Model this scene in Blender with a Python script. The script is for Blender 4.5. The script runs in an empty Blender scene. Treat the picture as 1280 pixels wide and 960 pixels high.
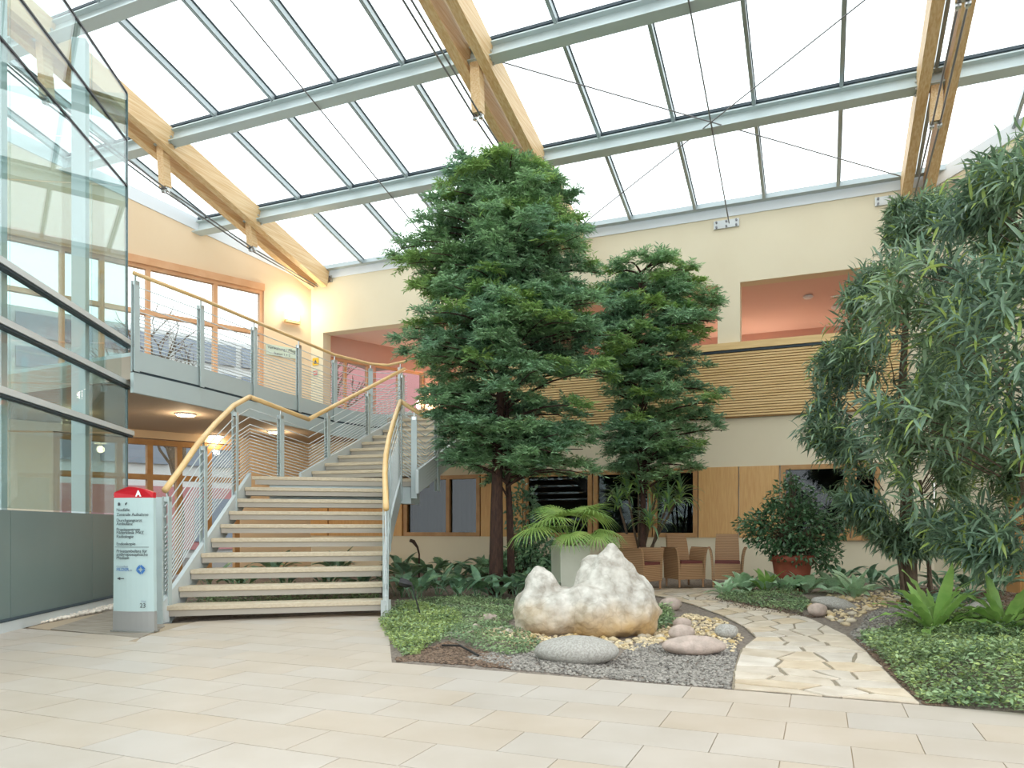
import bpy, math, random
import numpy as np
from math import sin, cos, radians, pi, sqrt, atan2
from mathutils import Vector, Matrix

SC = bpy.context.scene
COL = SC.collection
random.seed(7)
RNG = np.random.default_rng(11)

# ---------------------------------------------------------------- camera, sky, exposure
YAW = radians(22.5)
FPX, HOR = 930.0, 660.0                 # focal length and horizon row of the photograph (1280 x 960)
CAM = np.array([0.0, 0.0, 1.0])
cd = bpy.data.cameras.new('camera')
cam = bpy.data.objects.new('camera', cd)
COL.objects.link(cam)
cam.location = (0, 0, 1)
cam.rotation_euler = (pi / 2, 0, YAW)
cd.sensor_width = 36.0
cd.lens = FPX / 1280 * 36.0
cd.shift_y = (HOR - 480) / 1280
cd.clip_start, cd.clip_end = 0.05, 400
SC.camera = cam

w = bpy.data.worlds.new('overcast_sky')
SC.world = w
w.use_nodes = True
_bg = w.node_tree.nodes['Background']
_bg.inputs['Color'].default_value = (0.93, 0.975, 1.0, 1)
_bg.inputs['Strength'].default_value = 2.5

SC.view_settings.view_transform = 'Standard'
SC.view_settings.look = 'None'
SC.view_settings.gamma = 1.0
SC.view_settings.use_curve_mapping = False
SC.view_settings.exposure = 0.10
SC.cycles.max_bounces = 10
SC.cycles.transparent_max_bounces = 24
SC.cycles.diffuse_bounces = 5

# ---------------------------------------------------------------- surveying helpers
RT = np.array([cos(YAW), sin(YAW), 0.0])
FW = np.array([-sin(YAW), cos(YAW), 0.0])
UP = np.array([0.0, 0.0, 1.0])

def ray(px, py):
    return RT * (px - 640) / FPX + FW + UP * (HOR - py) / FPX
def G(px, py, z=0.0):                    # point on the level z
    d = ray(px, py); return CAM + d * ((z - 1) / d[2])
def P(px, py, Z):                        # point at depth Z
    return CAM + ray(px, py) * Z
def PZ(px, Z, z):                        # depth and height given
    q = CAM + ray(px, HOR) * Z; q[2] = z; return q
def CZ(X, Z, z):                         # surveyed from the camera: across, along, height
    q = RT * X + FW * Z; q[2] = z; return q
BY = 14.5                                # the back wall
def WB(px, py, Y=BY):
    d = ray(px, py); return CAM + d * (Y / d[1])
EAVE, SLOPE = 7.09, 0.238
def roofz(y): return EAVE + SLOPE * (BY - y)
def RF(px, py, off=0.0):
    d = ray(px, py); t = (EAVE + off + SLOPE * BY - 1) / (d[2] + SLOPE * d[1]); return CAM + d * t
# left wall: a vertical plane leaving the corner towards the viewer
LC = WB(389, HOR); LC[2] = 0
LD = np.array([-sin(radians(25.5)), -cos(radians(25.5)), 0.0])
LN = np.array([-LD[1], LD[0], 0.0])      # into the room
if LN[0] < 0: LN = -LN
def LWt(px):
    d = ray(px, HOR); n = np.array([-LD[1], LD[0]]); return None
def LW(px, py):
    d = ray(px, py); t = (LN @ (LC - CAM)) / (LN @ d); return CAM + d * t
def lt(px):                              # distance along the left wall from the corner
    return float((LW(px, HOR) - LC) @ LD)
def lp(t, z, off=0.0):
    q = LC + LD * t + LN * off; q[2] = z; return q

# ---------------------------------------------------------------- mesh helpers
class MB:
    def __init__(s): s.v = []; s.f = []; s.mi = []
    def add(s, vs, fs, m=0):
        b = len(s.v); s.v.extend([tuple(map(float, v)) for v in vs])
        for f in fs: s.f.append(tuple(b + i for i in f)); s.mi.append(m)
        return s
    def box(s, c, size, ax=None, m=0):   # ax: three unit axes
        c = np.array(c, float); h = np.array(size, float) / 2
        if ax is None: ax = np.eye(3)
        ax = [np.array(a, float) for a in ax]
        vs = [c + ax[0] * h[0] * i + ax[1] * h[1] * j + ax[2] * h[2] * k for i in (-1, 1) for j in (-1, 1) for k in (-1, 1)]
        return s.add(vs, [(0, 1, 3, 2), (4, 6, 7, 5), (0, 4, 5, 1), (2, 3, 7, 6), (0, 2, 6, 4), (1, 5, 7, 3)], m)
    def bb(s, lo, hi, m=0):
        lo, hi = np.array(lo, float), np.array(hi, float)
        return s.box((lo + hi) / 2, hi - lo, m=m)
    def beam(s, a, b, w, h, up=(0, 0, 1), m=0):     # box from a to b, w across, h along up
        a, b = np.array(a, float), np.array(b, float); d = b - a; L = np.linalg.norm(d); d = d / L
        x = np.cross(d, np.array(up, float)); x = x / np.linalg.norm(x); u = np.cross(x, d)
        return s.box((a + b) / 2, (L, w, h), (d, x, u), m)
    def tube(s, pts, r, n=8, m=0, cap=True):
        pts = [np.array(p, float) for p in pts]; k = len(pts)
        rr = r if hasattr(r, '__len__') else [r] * k
        tg = []
        for i in range(k):
            d = pts[min(i + 1, k - 1)] - pts[max(i - 1, 0)]; tg.append(d / (np.linalg.norm(d) + 1e-9))
        ref = np.array([0, 0, 1.0]) if abs(tg[0][2]) < 0.9 else np.array([1.0, 0, 0])
        x = np.cross(tg[0], ref); x /= np.linalg.norm(x)
        vs = []
        for i in range(k):
            x = x - tg[i] * (x @ tg[i]); x /= np.linalg.norm(x) + 1e-9; y = np.cross(tg[i], x)
            for j in range(n):
                a = 2 * pi * j / n; vs.append(pts[i] + (x * cos(a) + y * sin(a)) * rr[i])
        fs = [(i * n + j, i * n + (j + 1) % n, (i + 1) * n + (j + 1) % n, (i + 1) * n + j) for i in range(k - 1) for j in range(n)]
        if cap: fs += [tuple(range(n))[::-1], tuple(range((k - 1) * n, k * n))]
        return s.add(vs, fs, m)
    def lathe(s, prof, c=(0, 0, 0), n=24, m=0):
        c = np.array(c, float); vs = []; k = len(prof)
        for r, z in prof:
            for j in range(n):
                a = 2 * pi * j / n; vs.append(c + np.array([r * cos(a), r * sin(a), z]))
        fs = [(i * n + j, i * n + (j + 1) % n, (i + 1) * n + (j + 1) % n, (i + 1) * n + j) for i in range(k - 1) for j in range(n)]
        fs += [tuple(range(n))[::-1], tuple(range((k - 1) * n, k * n))]
        return s.add(vs, fs, m)
    def prism(s, poly, z0, z1, m=0):     # polygon in plan; z0, z1 numbers or functions of the point
        n = len(poly); f0 = z0 if callable(z0) else (lambda p: z0); f1 = z1 if callable(z1) else (lambda p: z1)
        vs = [(p[0], p[1], f0(p)) for p in poly] + [(p[0], p[1], f1(p)) for p in poly]
        fs = [tuple(range(n))[::-1], tuple(range(n, 2 * n))] + [(i, (i + 1) % n, n + (i + 1) % n, n + i) for i in range(n)]
        return s.add(vs, fs, m)
    def mesh(s, name, mats, smooth=False):
        me = bpy.data.meshes.new(name); me.from_pydata(s.v, [], s.f)
        for mm in (mats if isinstance(mats, (list, tuple)) else [mats]): me.materials.append(mm)
        if len(me.materials) > 1: me.polygons.foreach_set('material_index', s.mi)
        if smooth: me.polygons.foreach_set('use_smooth', [True] * len(me.polygons))
        me.validate(); me.update()
        return me
    def obj(s, name, mats, parent=None, smooth=False, bevel=0):
        o = bpy.data.objects.new(name, s.mesh(name, mats, smooth)); COL.objects.link(o)
        if parent is not None: put_under(o, parent)
        if bevel:
            b = o.modifiers.new('bevel', 'BEVEL'); b.width = bevel; b.segments = 2; b.limit_method = 'ANGLE'
        return o

def put_under(o, parent):                # child keeps world coordinates of its mesh
    o.parent = parent
    o.matrix_parent_inverse = world_of(parent).inverted()
def world_of(o):
    m = o.matrix_basis.copy()
    if o.parent is not None: m = world_of(o.parent) @ o.matrix_parent_inverse @ m
    return m
def tag(o, label=None, cat=None, group=None, kind=None):
    if label: o['label'] = label
    if cat: o['category'] = cat
    if group: o['group'] = group
    if kind: o['kind'] = kind
    return o
def root(name, loc, label=None, cat=None, group=None, kind=None):
    o = bpy.data.objects.new(name, None); COL.objects.link(o); o.location = [float(c) for c in loc]
    o.empty_display_size = 0.1
    return tag(o, label, cat, group, kind)
def place(name, me, parent, M):          # an object showing mesh me at world matrix M, under parent
    o = bpy.data.objects.new(name, me); COL.objects.link(o)
    if parent is not None: put_under(o, parent)
    o.matrix_basis = M
    return o
def soft(o, angle=40):
    o.data.polygons.foreach_set('use_smooth', [True] * len(o.data.polygons))
    return o

def raw_mesh(name, v, f, mat, smooth=False):        # v (N,3), f (M,k) arrays
    me = bpy.data.meshes.new(name); n, (m, k) = len(v), f.shape
    me.vertices.add(n); me.vertices.foreach_set('co', np.ascontiguousarray(v, dtype=np.float32).ravel())
    me.loops.add(m * k); me.loops.foreach_set('vertex_index', np.ascontiguousarray(f, dtype=np.int32).ravel())
    me.polygons.add(m); me.polygons.foreach_set('loop_start', np.arange(0, m * k, k, dtype=np.int32))
    me.polygons.foreach_set('loop_total', np.full(m, k, dtype=np.int32))
    if smooth: me.polygons.foreach_set('use_smooth', np.ones(m, dtype=bool))
    me.update(calc_edges=True); me.materials.append(mat)
    return me

# leaf shapes: x along the leaf, y across, z out of it (all in leaf lengths / widths)
LEAF2 = (np.array([[0, 0, 0], [.45, .5, .03], [1, 0, -.12], [.45, -.5, .03]]), np.array([[0, 2, 1], [0, 3, 2]]))
LEAF6 = (np.array([[0, 0, 0], [.25, .4, .05], [.25, -.4, .05], [.3, 0, .02], [.62, .42, .0], [.62, -.42, .0], [.66, 0, -.03], [1, 0, -.22]]),
         np.array([[0, 3, 1], [0, 2, 3], [1, 3, 6], [1, 6, 4], [3, 2, 5], [3, 5, 6], [4, 6, 7], [6, 5, 7]]))
def norm(a): return a / (np.linalg.norm(a, axis=-1, keepdims=True) + 1e-9)
def cloud(name, tpl, pos, d, up, L, Wd, mat):
    tv, tf = tpl
    d = norm(d); b = norm(np.cross(up, d)); n = np.cross(d, b)
    L = np.broadcast_to(L, len(pos)); Wd = np.broadcast_to(Wd, len(pos))
    v = (pos[:, None] + d[:, None] * (tv[None, :, 0:1] * L[:, None, None]) + b[:, None] * (tv[None, :, 1:2] * Wd[:, None, None])
         + n[:, None] * (tv[None, :, 2:3] * L[:, None, None]))
    f = tf[None] + (np.arange(len(pos)) * len(tv))[:, None, None]
    return raw_mesh(name, v.reshape(-1, 3), f.reshape(-1, tf.shape[1]), mat)
def frame(d, up):                        # rotation whose x follows d
    d = np.array(d, float); d /= np.linalg.norm(d); b = np.cross(up, d); b /= np.linalg.norm(b) + 1e-9; n = np.cross(d, b)
    return Matrix(((d[0], b[0], n[0]), (d[1], b[1], n[1]), (d[2], b[2], n[2])))

# ---------------------------------------------------------------- materials
def srgb(r, g, b):
    f = lambda c: (c / 255 / 12.92) if c / 255 <= 0.04045 else ((c / 255 + 0.055) / 1.055) ** 2.4
    return (f(r), f(g), f(b), 1)
def mat(name, c, rough=0.6, metal=0.0, c2=None, scale=6.0, bump=0.0, bscale=60.0, stretch=None, spec=0.5, detail=4.0, trans=0.0, island=0.0, emit=0.0):
    m = bpy.data.materials.new(name); m.use_nodes = True
    nt = m.node_tree; N = nt.nodes; K = nt.links; p = N['Principled BSDF']; out = N['Material Output']
    p.inputs['Roughness'].default_value = rough; p.inputs['Metallic'].default_value = metal
    p.inputs['Specular IOR Level'].default_value = spec
    p.inputs['Base Color'].default_value = c
    tc = N.new('ShaderNodeTexCoord'); src = tc.outputs['Object']
    if stretch:
        mp = N.new('ShaderNodeMapping'); mp.inputs['Scale'].default_value = stretch; K.new(src, mp.inputs['Vector']); src = mp.outputs['Vector']
    col = None
    if c2 is not None:
        no = N.new('ShaderNodeTexNoise'); no.inputs['Scale'].default_value = scale; no.inputs['Detail'].default_value = detail
        K.new(src, no.inputs['Vector'])
        rp = N.new('ShaderNodeValToRGB'); rp.color_ramp.elements[0].color = c; rp.color_ramp.elements[1].color = c2
        rp.color_ramp.elements[0].position = 0.35; rp.color_ramp.elements[1].position = 0.65
        K.new(no.outputs['Fac'], rp.inputs['Fac']); col = rp.outputs['Color']
    if island:
        ge = N.new('ShaderNodeNewGeometry'); hs = N.new('ShaderNodeHueSaturation'); mr = N.new('ShaderNodeMapRange')
        K.new(ge.outputs['Random Per Island'], mr.inputs['Value']); mr.inputs['To Min'].default_value = 1 - island; mr.inputs['To Max'].default_value = 1 + island
        K.new(mr.outputs['Result'], hs.inputs['Value'])
        if col is not None: K.new(col, hs.inputs['Color'])
        else: hs.inputs['Color'].default_value = c
        col = hs.outputs['Color']
    if col is not None: K.new(col, p.inputs['Base Color'])
    if bump:
        nb = N.new('ShaderNodeTexNoise'); nb.inputs['Scale'].default_value = bscale; nb.inputs['Detail'].default_value = 3; K.new(src, nb.inputs['Vector'])
        bp = N.new('ShaderNodeBump'); bp.inputs['Strength'].default_value = bump; bp.inputs['Distance'].default_value = 0.02
        K.new(nb.outputs['Fac'], bp.inputs['Height']); K.new(bp.outputs['Normal'], p.inputs['Normal'])
    if trans:
        tr = N.new('ShaderNodeBsdfTranslucent'); mx = N.new('ShaderNodeMixShader'); mx.inputs['Fac'].default_value = trans
        if col is not None: K.new(col, tr.inputs['Color'])
        else: tr.inputs['Color'].default_value = c
        K.new(p.outputs['BSDF'], mx.inputs[1]); K.new(tr.outputs['BSDF'], mx.inputs[2]); K.new(mx.outputs['Shader'], out.inputs['Surface'])
    if emit:
        p.inputs['Emission Color'].default_value = c; p.inputs['Emission Strength'].default_value = emit
    return m
def vary_object(m, amt, hue=0.0):        # value drawn per object, for tiles and stones
    N = m.node_tree.nodes; K = m.node_tree.links; p = N['Principled BSDF']; inp = p.inputs['Base Color']
    hs = N.new('ShaderNodeHueSaturation'); oi = N.new('ShaderNodeObjectInfo'); mr = N.new('ShaderNodeMapRange')
    K.new(oi.outputs['Random'], mr.inputs['Value']); mr.inputs['To Min'].default_value = 1 - amt; mr.inputs['To Max'].default_value = 1 + amt * .6
    K.new(mr.outputs['Result'], hs.inputs['Value'])
    if hue:
        m2 = N.new('ShaderNodeMapRange'); ml = N.new('ShaderNodeMath'); ml.operation = 'MULTIPLY'; ml.inputs[1].default_value = 7.31
        fr = N.new('ShaderNodeMath'); fr.operation = 'FRACT'
        K.new(oi.outputs['Random'], ml.inputs[0]); K.new(ml.outputs[0], fr.inputs[0]); K.new(fr.outputs[0], m2.inputs['Value'])
        m2.inputs['To Min'].default_value = 1 - hue; m2.inputs['To Max'].default_value = 1 + hue; K.new(m2.outputs['Result'], hs.inputs['Saturation'])
    if inp.is_linked: K.new(inp.links[0].from_socket, hs.inputs['Color'])
    else: hs.inputs['Color'].default_value = inp.default_value
    K.new(hs.outputs['Color'], inp)
    return m
def glass(name, tint, refl=1.0, base=0.0):
    m = bpy.data.materials.new(name); m.use_nodes = True; N = m.node_tree.nodes; K = m.node_tree.links
    N.remove(N['Principled BSDF'])
    t = N.new('ShaderNodeBsdfTransparent'); t.inputs['Color'].default_value = tint
    g = N.new('ShaderNodeBsdfGlossy'); g.inputs['Roughness'].default_value = 0.0
    fr = N.new('ShaderNodeFresnel'); fr.inputs['IOR'].default_value = 1.5
    ge = N.new('ShaderNodeNewGeometry')
    ml = N.new('ShaderNodeMath'); ml.operation = 'MULTIPLY_ADD'; ml.inputs[1].default_value = refl; ml.inputs[2].default_value = base; ml.use_clamp = True
    # Fresnel of a pane: the same from either face
    lw = N.new('ShaderNodeLayerWeight'); lw.inputs['Blend'].default_value = 0.5
    pw = N.new('ShaderNodeMath'); pw.operation = 'POWER'; pw.inputs[1].default_value = 4.0
    K.new(lw.outputs['Facing'], pw.inputs[0]); K.new(pw.outputs[0], ml.inputs[0])
    mx = N.new('ShaderNodeMixShader'); K.new(ml.outputs[0], mx.inputs['Fac']); K.new(t.outputs['BSDF'], mx.inputs[1]); K.new(g.outputs['BSDF'], mx.inputs[2])
    K.new(mx.outputs['Shader'], N['Material Output'].inputs['Surface'])
    N.remove(fr); N.remove(ge)
    return m

M = {}
M['tile'] = vary_object(mat('pale_sandstone_tile', srgb(192, 180, 167), .45, c2=srgb(185, 172, 157), scale=2.2, bump=.02, bscale=25), .035, .2)
M['grout'] = mat('grout', srgb(176, 158, 134), .9)
M['cream'] = mat('cream_plaster', srgb(221, 210, 184), .85, c2=srgb(217, 205, 178), scale=.8, bump=.05, bscale=40)
M['peach'] = mat('peach_plaster', srgb(230, 206, 174), .85, c2=srgb(227, 201, 167), scale=.8, bump=.05, bscale=40)
M['pink'] = mat('rose_plaster', srgb(212, 170, 154), .85, c2=srgb(208, 164, 148), scale=.8)
M['rosy'] = mat('pale_rose_ceiling', srgb(222, 192, 182), .85)
M['white'] = mat('white_paint', srgb(225, 230, 234), .6)
M['soffit'] = mat('soffit_paint', srgb(180, 164, 148), .8)
M['oak'] = mat('oak_veneer', srgb(212, 168, 108), .5, c2=srgb(202, 154, 94), scale=3, stretch=(14, 14, 1.2), bump=.03)
M['frame'] = mat('window_timber', srgb(184, 142, 92), .5, c2=srgb(170, 126, 78), scale=3, stretch=(2, 2, 2))
M['framep'] = mat('pale_window_timber', srgb(222, 172, 130), .5, c2=srgb(212, 158, 114), scale=3)
M['glulam'] = mat('spruce_glulam', srgb(230, 202, 158), .55, c2=srgb(212, 172, 120), scale=2.5, stretch=(16, .6, 16), bump=.04)
M['steel'] = mat('grey_painted_steel', srgb(188, 200, 200), .4, .15)
M['steel2'] = mat('light_grey_steel', srgb(204, 210, 210), .4, .2)
M['bar'] = mat('aluminium_profile', srgb(170, 180, 182), .35, .35)
M['dark'] = mat('dark_gasket_and_shadow', srgb(52, 66, 74), .6)  # gasket rubber, also the painted shadow below the lobby transoms
M['chrome'] = mat('stainless_steel', srgb(190, 192, 190), .28, .9)
M['cable'] = mat('steel_cable', srgb(120, 120, 122), .4, .5)
M['tread'] = mat('pale_wood_tread', srgb(203, 189, 165), .55, c2=srgb(191, 175, 149), scale=3, stretch=(2, 14, 14))
M['tray'] = mat('tread_front', srgb(168, 160, 148), .5, .1)
M['rail'] = mat('ash_handrail', srgb(232, 196, 140), .4, c2=srgb(220, 180, 120), scale=4)
M['clad'] = mat('oak_slats', srgb(222, 190, 134), .55, c2=srgb(210, 176, 118), scale=2, stretch=(1, 10, 10))
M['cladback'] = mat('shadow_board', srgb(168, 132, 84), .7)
M['pane'] = glass('clear_roof_glass', (.97, .985, .985, 1), .5, .03)
M['fglass'] = glass('facade_glass', (.84, .91, .90, 1), .55, .06)
M['wglass'] = glass('window_glass', (.93, .96, .95, 1), .6, .04)
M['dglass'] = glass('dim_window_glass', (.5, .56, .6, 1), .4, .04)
M['frost'] = mat('frosted_glass', srgb(116, 130, 126), .22, c2=srgb(122, 136, 132), scale=.6)
M['edge'] = mat('glass_edge', srgb(70, 92, 92), .2)
M['soil'] = mat('dark_soil', srgb(112, 100, 90), .95, c2=srgb(144, 132, 120), scale=30, bump=.6, bscale=90)
M['concrete'] = mat('grey_concrete', srgb(158, 148, 135), .85, c2=srgb(140, 130, 116), scale=5, bump=.1)
M['gravel'] = mat('grey_gravel', srgb(140, 134, 126), .9, island=.45)
M['pebble'] = vary_object(mat('ochre_pebble', srgb(204, 188, 158), .7, c2=srgb(190, 166, 128), scale=9), .2, .4)
M['pebblew'] = mat('white_pebble', srgb(226, 216, 202), .7, island=.2)
M['flag'] = vary_object(mat('sandstone_flag', srgb(211, 197, 178), .65, c2=srgb(194, 178, 157), scale=5, bump=.25, bscale=30), .09, .28)
M['mortar'] = mat('sandy_mortar', srgb(156, 144, 124), .95, c2=srgb(134, 122, 104), scale=30)
M['bark'] = mat('brown_bark', srgb(84, 58, 46), .9, c2=srgb(58, 40, 34), scale=8, stretch=(6, 6, 1.2), bump=.5, bscale=25)
M['barkg'] = mat('grey_brown_bark', srgb(112, 94, 76), .9, c2=srgb(84, 70, 56), scale=8, stretch=(6, 6, 1.2), bump=.4, bscale=25)
M['conifer'] = mat('podocarp_leaf', srgb(136, 174, 142), .36, c2=srgb(150, 184, 132), scale=.9, trans=.36, island=.45)
M['fresh'] = mat('young_podocarp_leaf', srgb(160, 190, 108), .42, c2=srgb(136, 172, 106), scale=1.5, trans=.3, island=.3)
M['ficus'] = mat('long_ficus_leaf', srgb(112, 138, 120), .26, c2=srgb(132, 156, 116), scale=.8, trans=.3, island=.4)
M['ficusy'] = mat('young_ficus_leaf', srgb(160, 180, 96), .32, trans=.3, island=.25)
M['bush'] = mat('small_ficus_leaf', srgb(84, 118, 82), .32, trans=.2, island=.4)
M['broad'] = mat('broad_leaf', srgb(104, 140, 100), .32, c2=srgb(134, 166, 124), scale=14, trans=.15)
M['broadd'] = mat('dark_broad_leaf', srgb(98, 132, 106), .28, c2=srgb(124, 158, 124), scale=9, trans=.15)
M['hosta'] = mat('grey_green_leaf', srgb(174, 208, 168), .38, c2=srgb(202, 226, 192), scale=16, trans=.2)
M['fern'] = mat('bright_fern_leaf', srgb(170, 204, 116), .34, c2=srgb(142, 184, 98), scale=6, trans=.3)
M['palm'] = mat('palm_leaf', srgb(160, 184, 100), .38, c2=srgb(124, 160, 84), scale=3, trans=.3)
M['cover'] = mat('ground_cover_leaf', srgb(152, 172, 122), .45, c2=srgb(120, 146, 106), scale=3.0, trans=.25, island=.45)
M['coverl'] = mat('lime_ground_cover', srgb(172, 188, 116), .5, c2=srgb(146, 166, 98), scale=3, trans=.3, island=.35)
M['rockw'] = None
M['granite'] = mat('speckled_granite', srgb(176, 172, 164), .75, c2=srgb(146, 142, 134), scale=70, bump=.25, bscale=70)
M['pinkrock'] = mat('rosy_stone', srgb(190, 170, 158), .75, c2=srgb(168, 152, 140), scale=14, bump=.3)
M['wicker'] = mat('woven_wicker', srgb(178, 138, 98), .6)
M['cushion'] = mat('maroon_cushion', srgb(106, 52, 46), .7)
M['legw'] = mat('wicker_leg', srgb(166, 124, 88), .5)
M['terra'] = mat('terracotta', srgb(158, 82, 62), .65, c2=srgb(146, 72, 54), scale=6)
M['planter'] = mat('stone_grey_planter', srgb(196, 196, 180), .6, c2=srgb(188, 188, 172), scale=4)
M['red'] = mat('red_sign', srgb(206, 30, 44), .35)
M['signp'] = mat('pale_mint_sign', srgb(184, 204, 203), .3)
M['signm'] = mat('brushed_metal_sign_base', srgb(168, 168, 166), .35, .4)
M['ink'] = mat('dark_lettering', srgb(70, 74, 78), .5)
M['blue'] = mat('blue_lettering', srgb(64, 116, 180), .5)
M['greyink'] = mat('grey_lettering', srgb(150, 165, 180), .5)
M['whiteink'] = mat('white_lettering', srgb(245, 245, 245), .5)
M['plate'] = mat('pale_glass_plate', srgb(206, 218, 202), .2)
M['yellow'] = mat('yellow_notice', srgb(232, 186, 48), .5)
M['lamp'] = mat('warm_lamp', (1.0, .74, .42, 1), .5, emit=14.0)
M['lampw'] = mat('warm_white_lamp', (1.0, .86, .62, 1), .5, emit=5.0)
M['extroof'] = mat('slate_blue_facade', srgb(132, 140, 154), .6)
M['extwhite'] = mat('white_facade', srgb(205, 205, 205), .6)
M['extred'] = mat('red_facade', srgb(184, 126, 128), .7)
M['extground'] = mat('outdoor_paving', srgb(112, 108, 104), .9)
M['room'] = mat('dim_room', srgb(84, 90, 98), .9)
M['curtain'] = mat('grey_curtain', srgb(138, 130, 118), .9)
M['black'] = mat('black_plastic', srgb(28, 26, 28), .5)
def _rock():
    m = mat('weathered_limestone', srgb(208, 203, 193), .8, c2=srgb(160, 152, 140), scale=8, bump=.8, bscale=12)
    N = m.node_tree.nodes; K = m.node_tree.links; p = N['Principled BSDF']; inp = p.inputs['Base Color']; old = inp.links[0].from_socket
    tc = N.new('ShaderNodeTexCoord'); no = N.new('ShaderNodeTexNoise'); no.inputs['Scale'].default_value = 2.6; no.inputs['Detail'].default_value = 3
    K.new(tc.outputs['Object'], no.inputs['Vector'])
    sx = N.new('ShaderNodeSeparateXYZ'); K.new(tc.outputs['Object'], sx.inputs[0])
    mr = N.new('ShaderNodeMapRange'); mr.inputs['From Min'].default_value = 0.5; mr.inputs['From Max'].default_value = 0.02; K.new(sx.outputs['Z'], mr.inputs['Value'])
    ml = N.new('ShaderNodeMath'); ml.operation = 'MULTIPLY'; K.new(mr.outputs['Result'], ml.inputs[0]); K.new(no.outputs['Fac'], ml.inputs[1])
    rp = N.new('ShaderNodeValToRGB'); rp.color_ramp.elements[0].position = .16; rp.color_ramp.elements[1].position = .62; K.new(ml.outputs[0], rp.inputs['Fac'])
    mx = N.new('ShaderNodeMix'); mx.data_type = 'RGBA'; K.new(rp.outputs['Color'], mx.inputs['Factor']); K.new(old, mx.inputs['A']); mx.inputs['B'].default_value = srgb(200, 166, 116)
    vo = N.new('ShaderNodeTexVoronoi'); vo.feature = 'DISTANCE_TO_EDGE'; vo.inputs['Scale'].default_value = 3.2
    nd = N.new('ShaderNodeTexNoise'); nd.inputs['Scale'].default_value = 7; av = N.new('ShaderNodeMix'); av.data_type = 'VECTOR'; av.inputs['Factor'].default_value = .35
    K.new(tc.outputs['Object'], nd.inputs['Vector']); K.new(tc.outputs['Object'], av.inputs['A']); K.new(nd.outputs['Color'], av.inputs['B']); K.new(av.outputs['Result'], vo.inputs['Vector'])
    cr = N.new('ShaderNodeValToRGB'); cr.color_ramp.elements[0].color = (.55, .53, .5, 1); cr.color_ramp.elements[1].position = .05; K.new(vo.outputs['Distance'], cr.inputs['Fac'])
    mu = N.new('ShaderNodeMix'); mu.data_type = 'RGBA'; mu.blend_type = 'MULTIPLY'; mu.inputs['Factor'].default_value = .35; K.new(mx.outputs['Result'], mu.inputs['A']); K.new(cr.outputs['Color'], mu.inputs['B'])
    K.new(mu.outputs['Result'], inp)
    return m
M['rockw'] = _rock()
def _weave(m):
    N = m.node_tree.nodes; K = m.node_tree.links; p = N['Principled BSDF']; tc = N.new('ShaderNodeTexCoord')
    wv = N.new('ShaderNodeTexWave'); wv.wave_type = 'BANDS'; wv.bands_direction = 'Z'; wv.inputs['Scale'].default_value = 16; wv.inputs['Distortion'].default_value = .6
    K.new(tc.outputs['Object'], wv.inputs['Vector'])
    rp = N.new('ShaderNodeValToRGB'); rp.color_ramp.elements[0].color = srgb(130, 92, 62); rp.color_ramp.elements[1].color = srgb(198, 158, 116)
    K.new(wv.outputs['Fac'], rp.inputs['Fac']); K.new(rp.outputs['Color'], p.inputs['Base Color'])
    bp = N.new('ShaderNodeBump'); bp.inputs['Strength'].default_value = .5; bp.inputs['Distance'].default_value = .01
    K.new(wv.outputs['Fac'], bp.inputs['Height']); K.new(bp.outputs['Normal'], p.inputs['Normal'])
_weave(M['wicker'])

# ================================================================ THE SETTING
XL, XR = float(WB(389, HOR)[0]), float(WB(1168, HOR)[0])      # the back wall between its two corners
RD = np.array([.74, -.67, 0]); RD /= np.linalg.norm(RD)       # right wall leaves the corner towards the viewer
RC = np.array([XR, BY, 0.0])
FL2 = 3.36                                                    # gallery level

# ---------------------------------------------------------------- floor with its tiles
def clip_poly(sub, con):                 # both convex, counter-clockwise
    out = list(sub)
    for i in range(len(con)):
        a, b = con[i], con[(i + 1) % len(con)]; ins = lambda p: (b[0] - a[0]) * (p[1] - a[1]) - (b[1] - a[1]) * (p[0] - a[0])
        res = []
        for j in range(len(out)):
            p, q = out[j], out[(j + 1) % len(out)]; ip, iq = ins(p), ins(q)
            if ip >= 0: res.append(p)
            if ip * iq < 0: t = ip / (ip - iq); res.append((p[0] + (q[0] - p[0]) * t, p[1] + (q[1] - p[1]) * t))
        out = res
        if len(out) < 3: return []
    return out
def area(p): return abs(sum(p[i][0] * p[(i + 1) % len(p)][1] - p[(i + 1) % len(p)][0] * p[i][1] for i in range(len(p)))) / 2
fm = MB(); fm.prism([(-14, -4), (7, -4), (7, 4.77), (-2.95, 4.77), (-4.80, 7.65), (-6.40, 5.78), (-5.72, 4.96), (-14, 4.96)], -.09, -.006)
floor = fm.obj('floor', M['grout']); tag(floor, kind='structure')
TW, TD, Y0 = .59, .3435, 4.77
REG = [[(-14, -4), (7, -4), (7, 4.772), (-14, 4.772)], [(-14, 4.772), (-5.65, 4.772), (-5.73, 4.985), (-14, 4.985)],
       [(-5.645, 4.772), (-2.945, 4.772), (-4.80, 7.66), (-6.40, 5.78), (-5.73, 4.985)]]
tiles_vis, far = [], MB()
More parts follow.
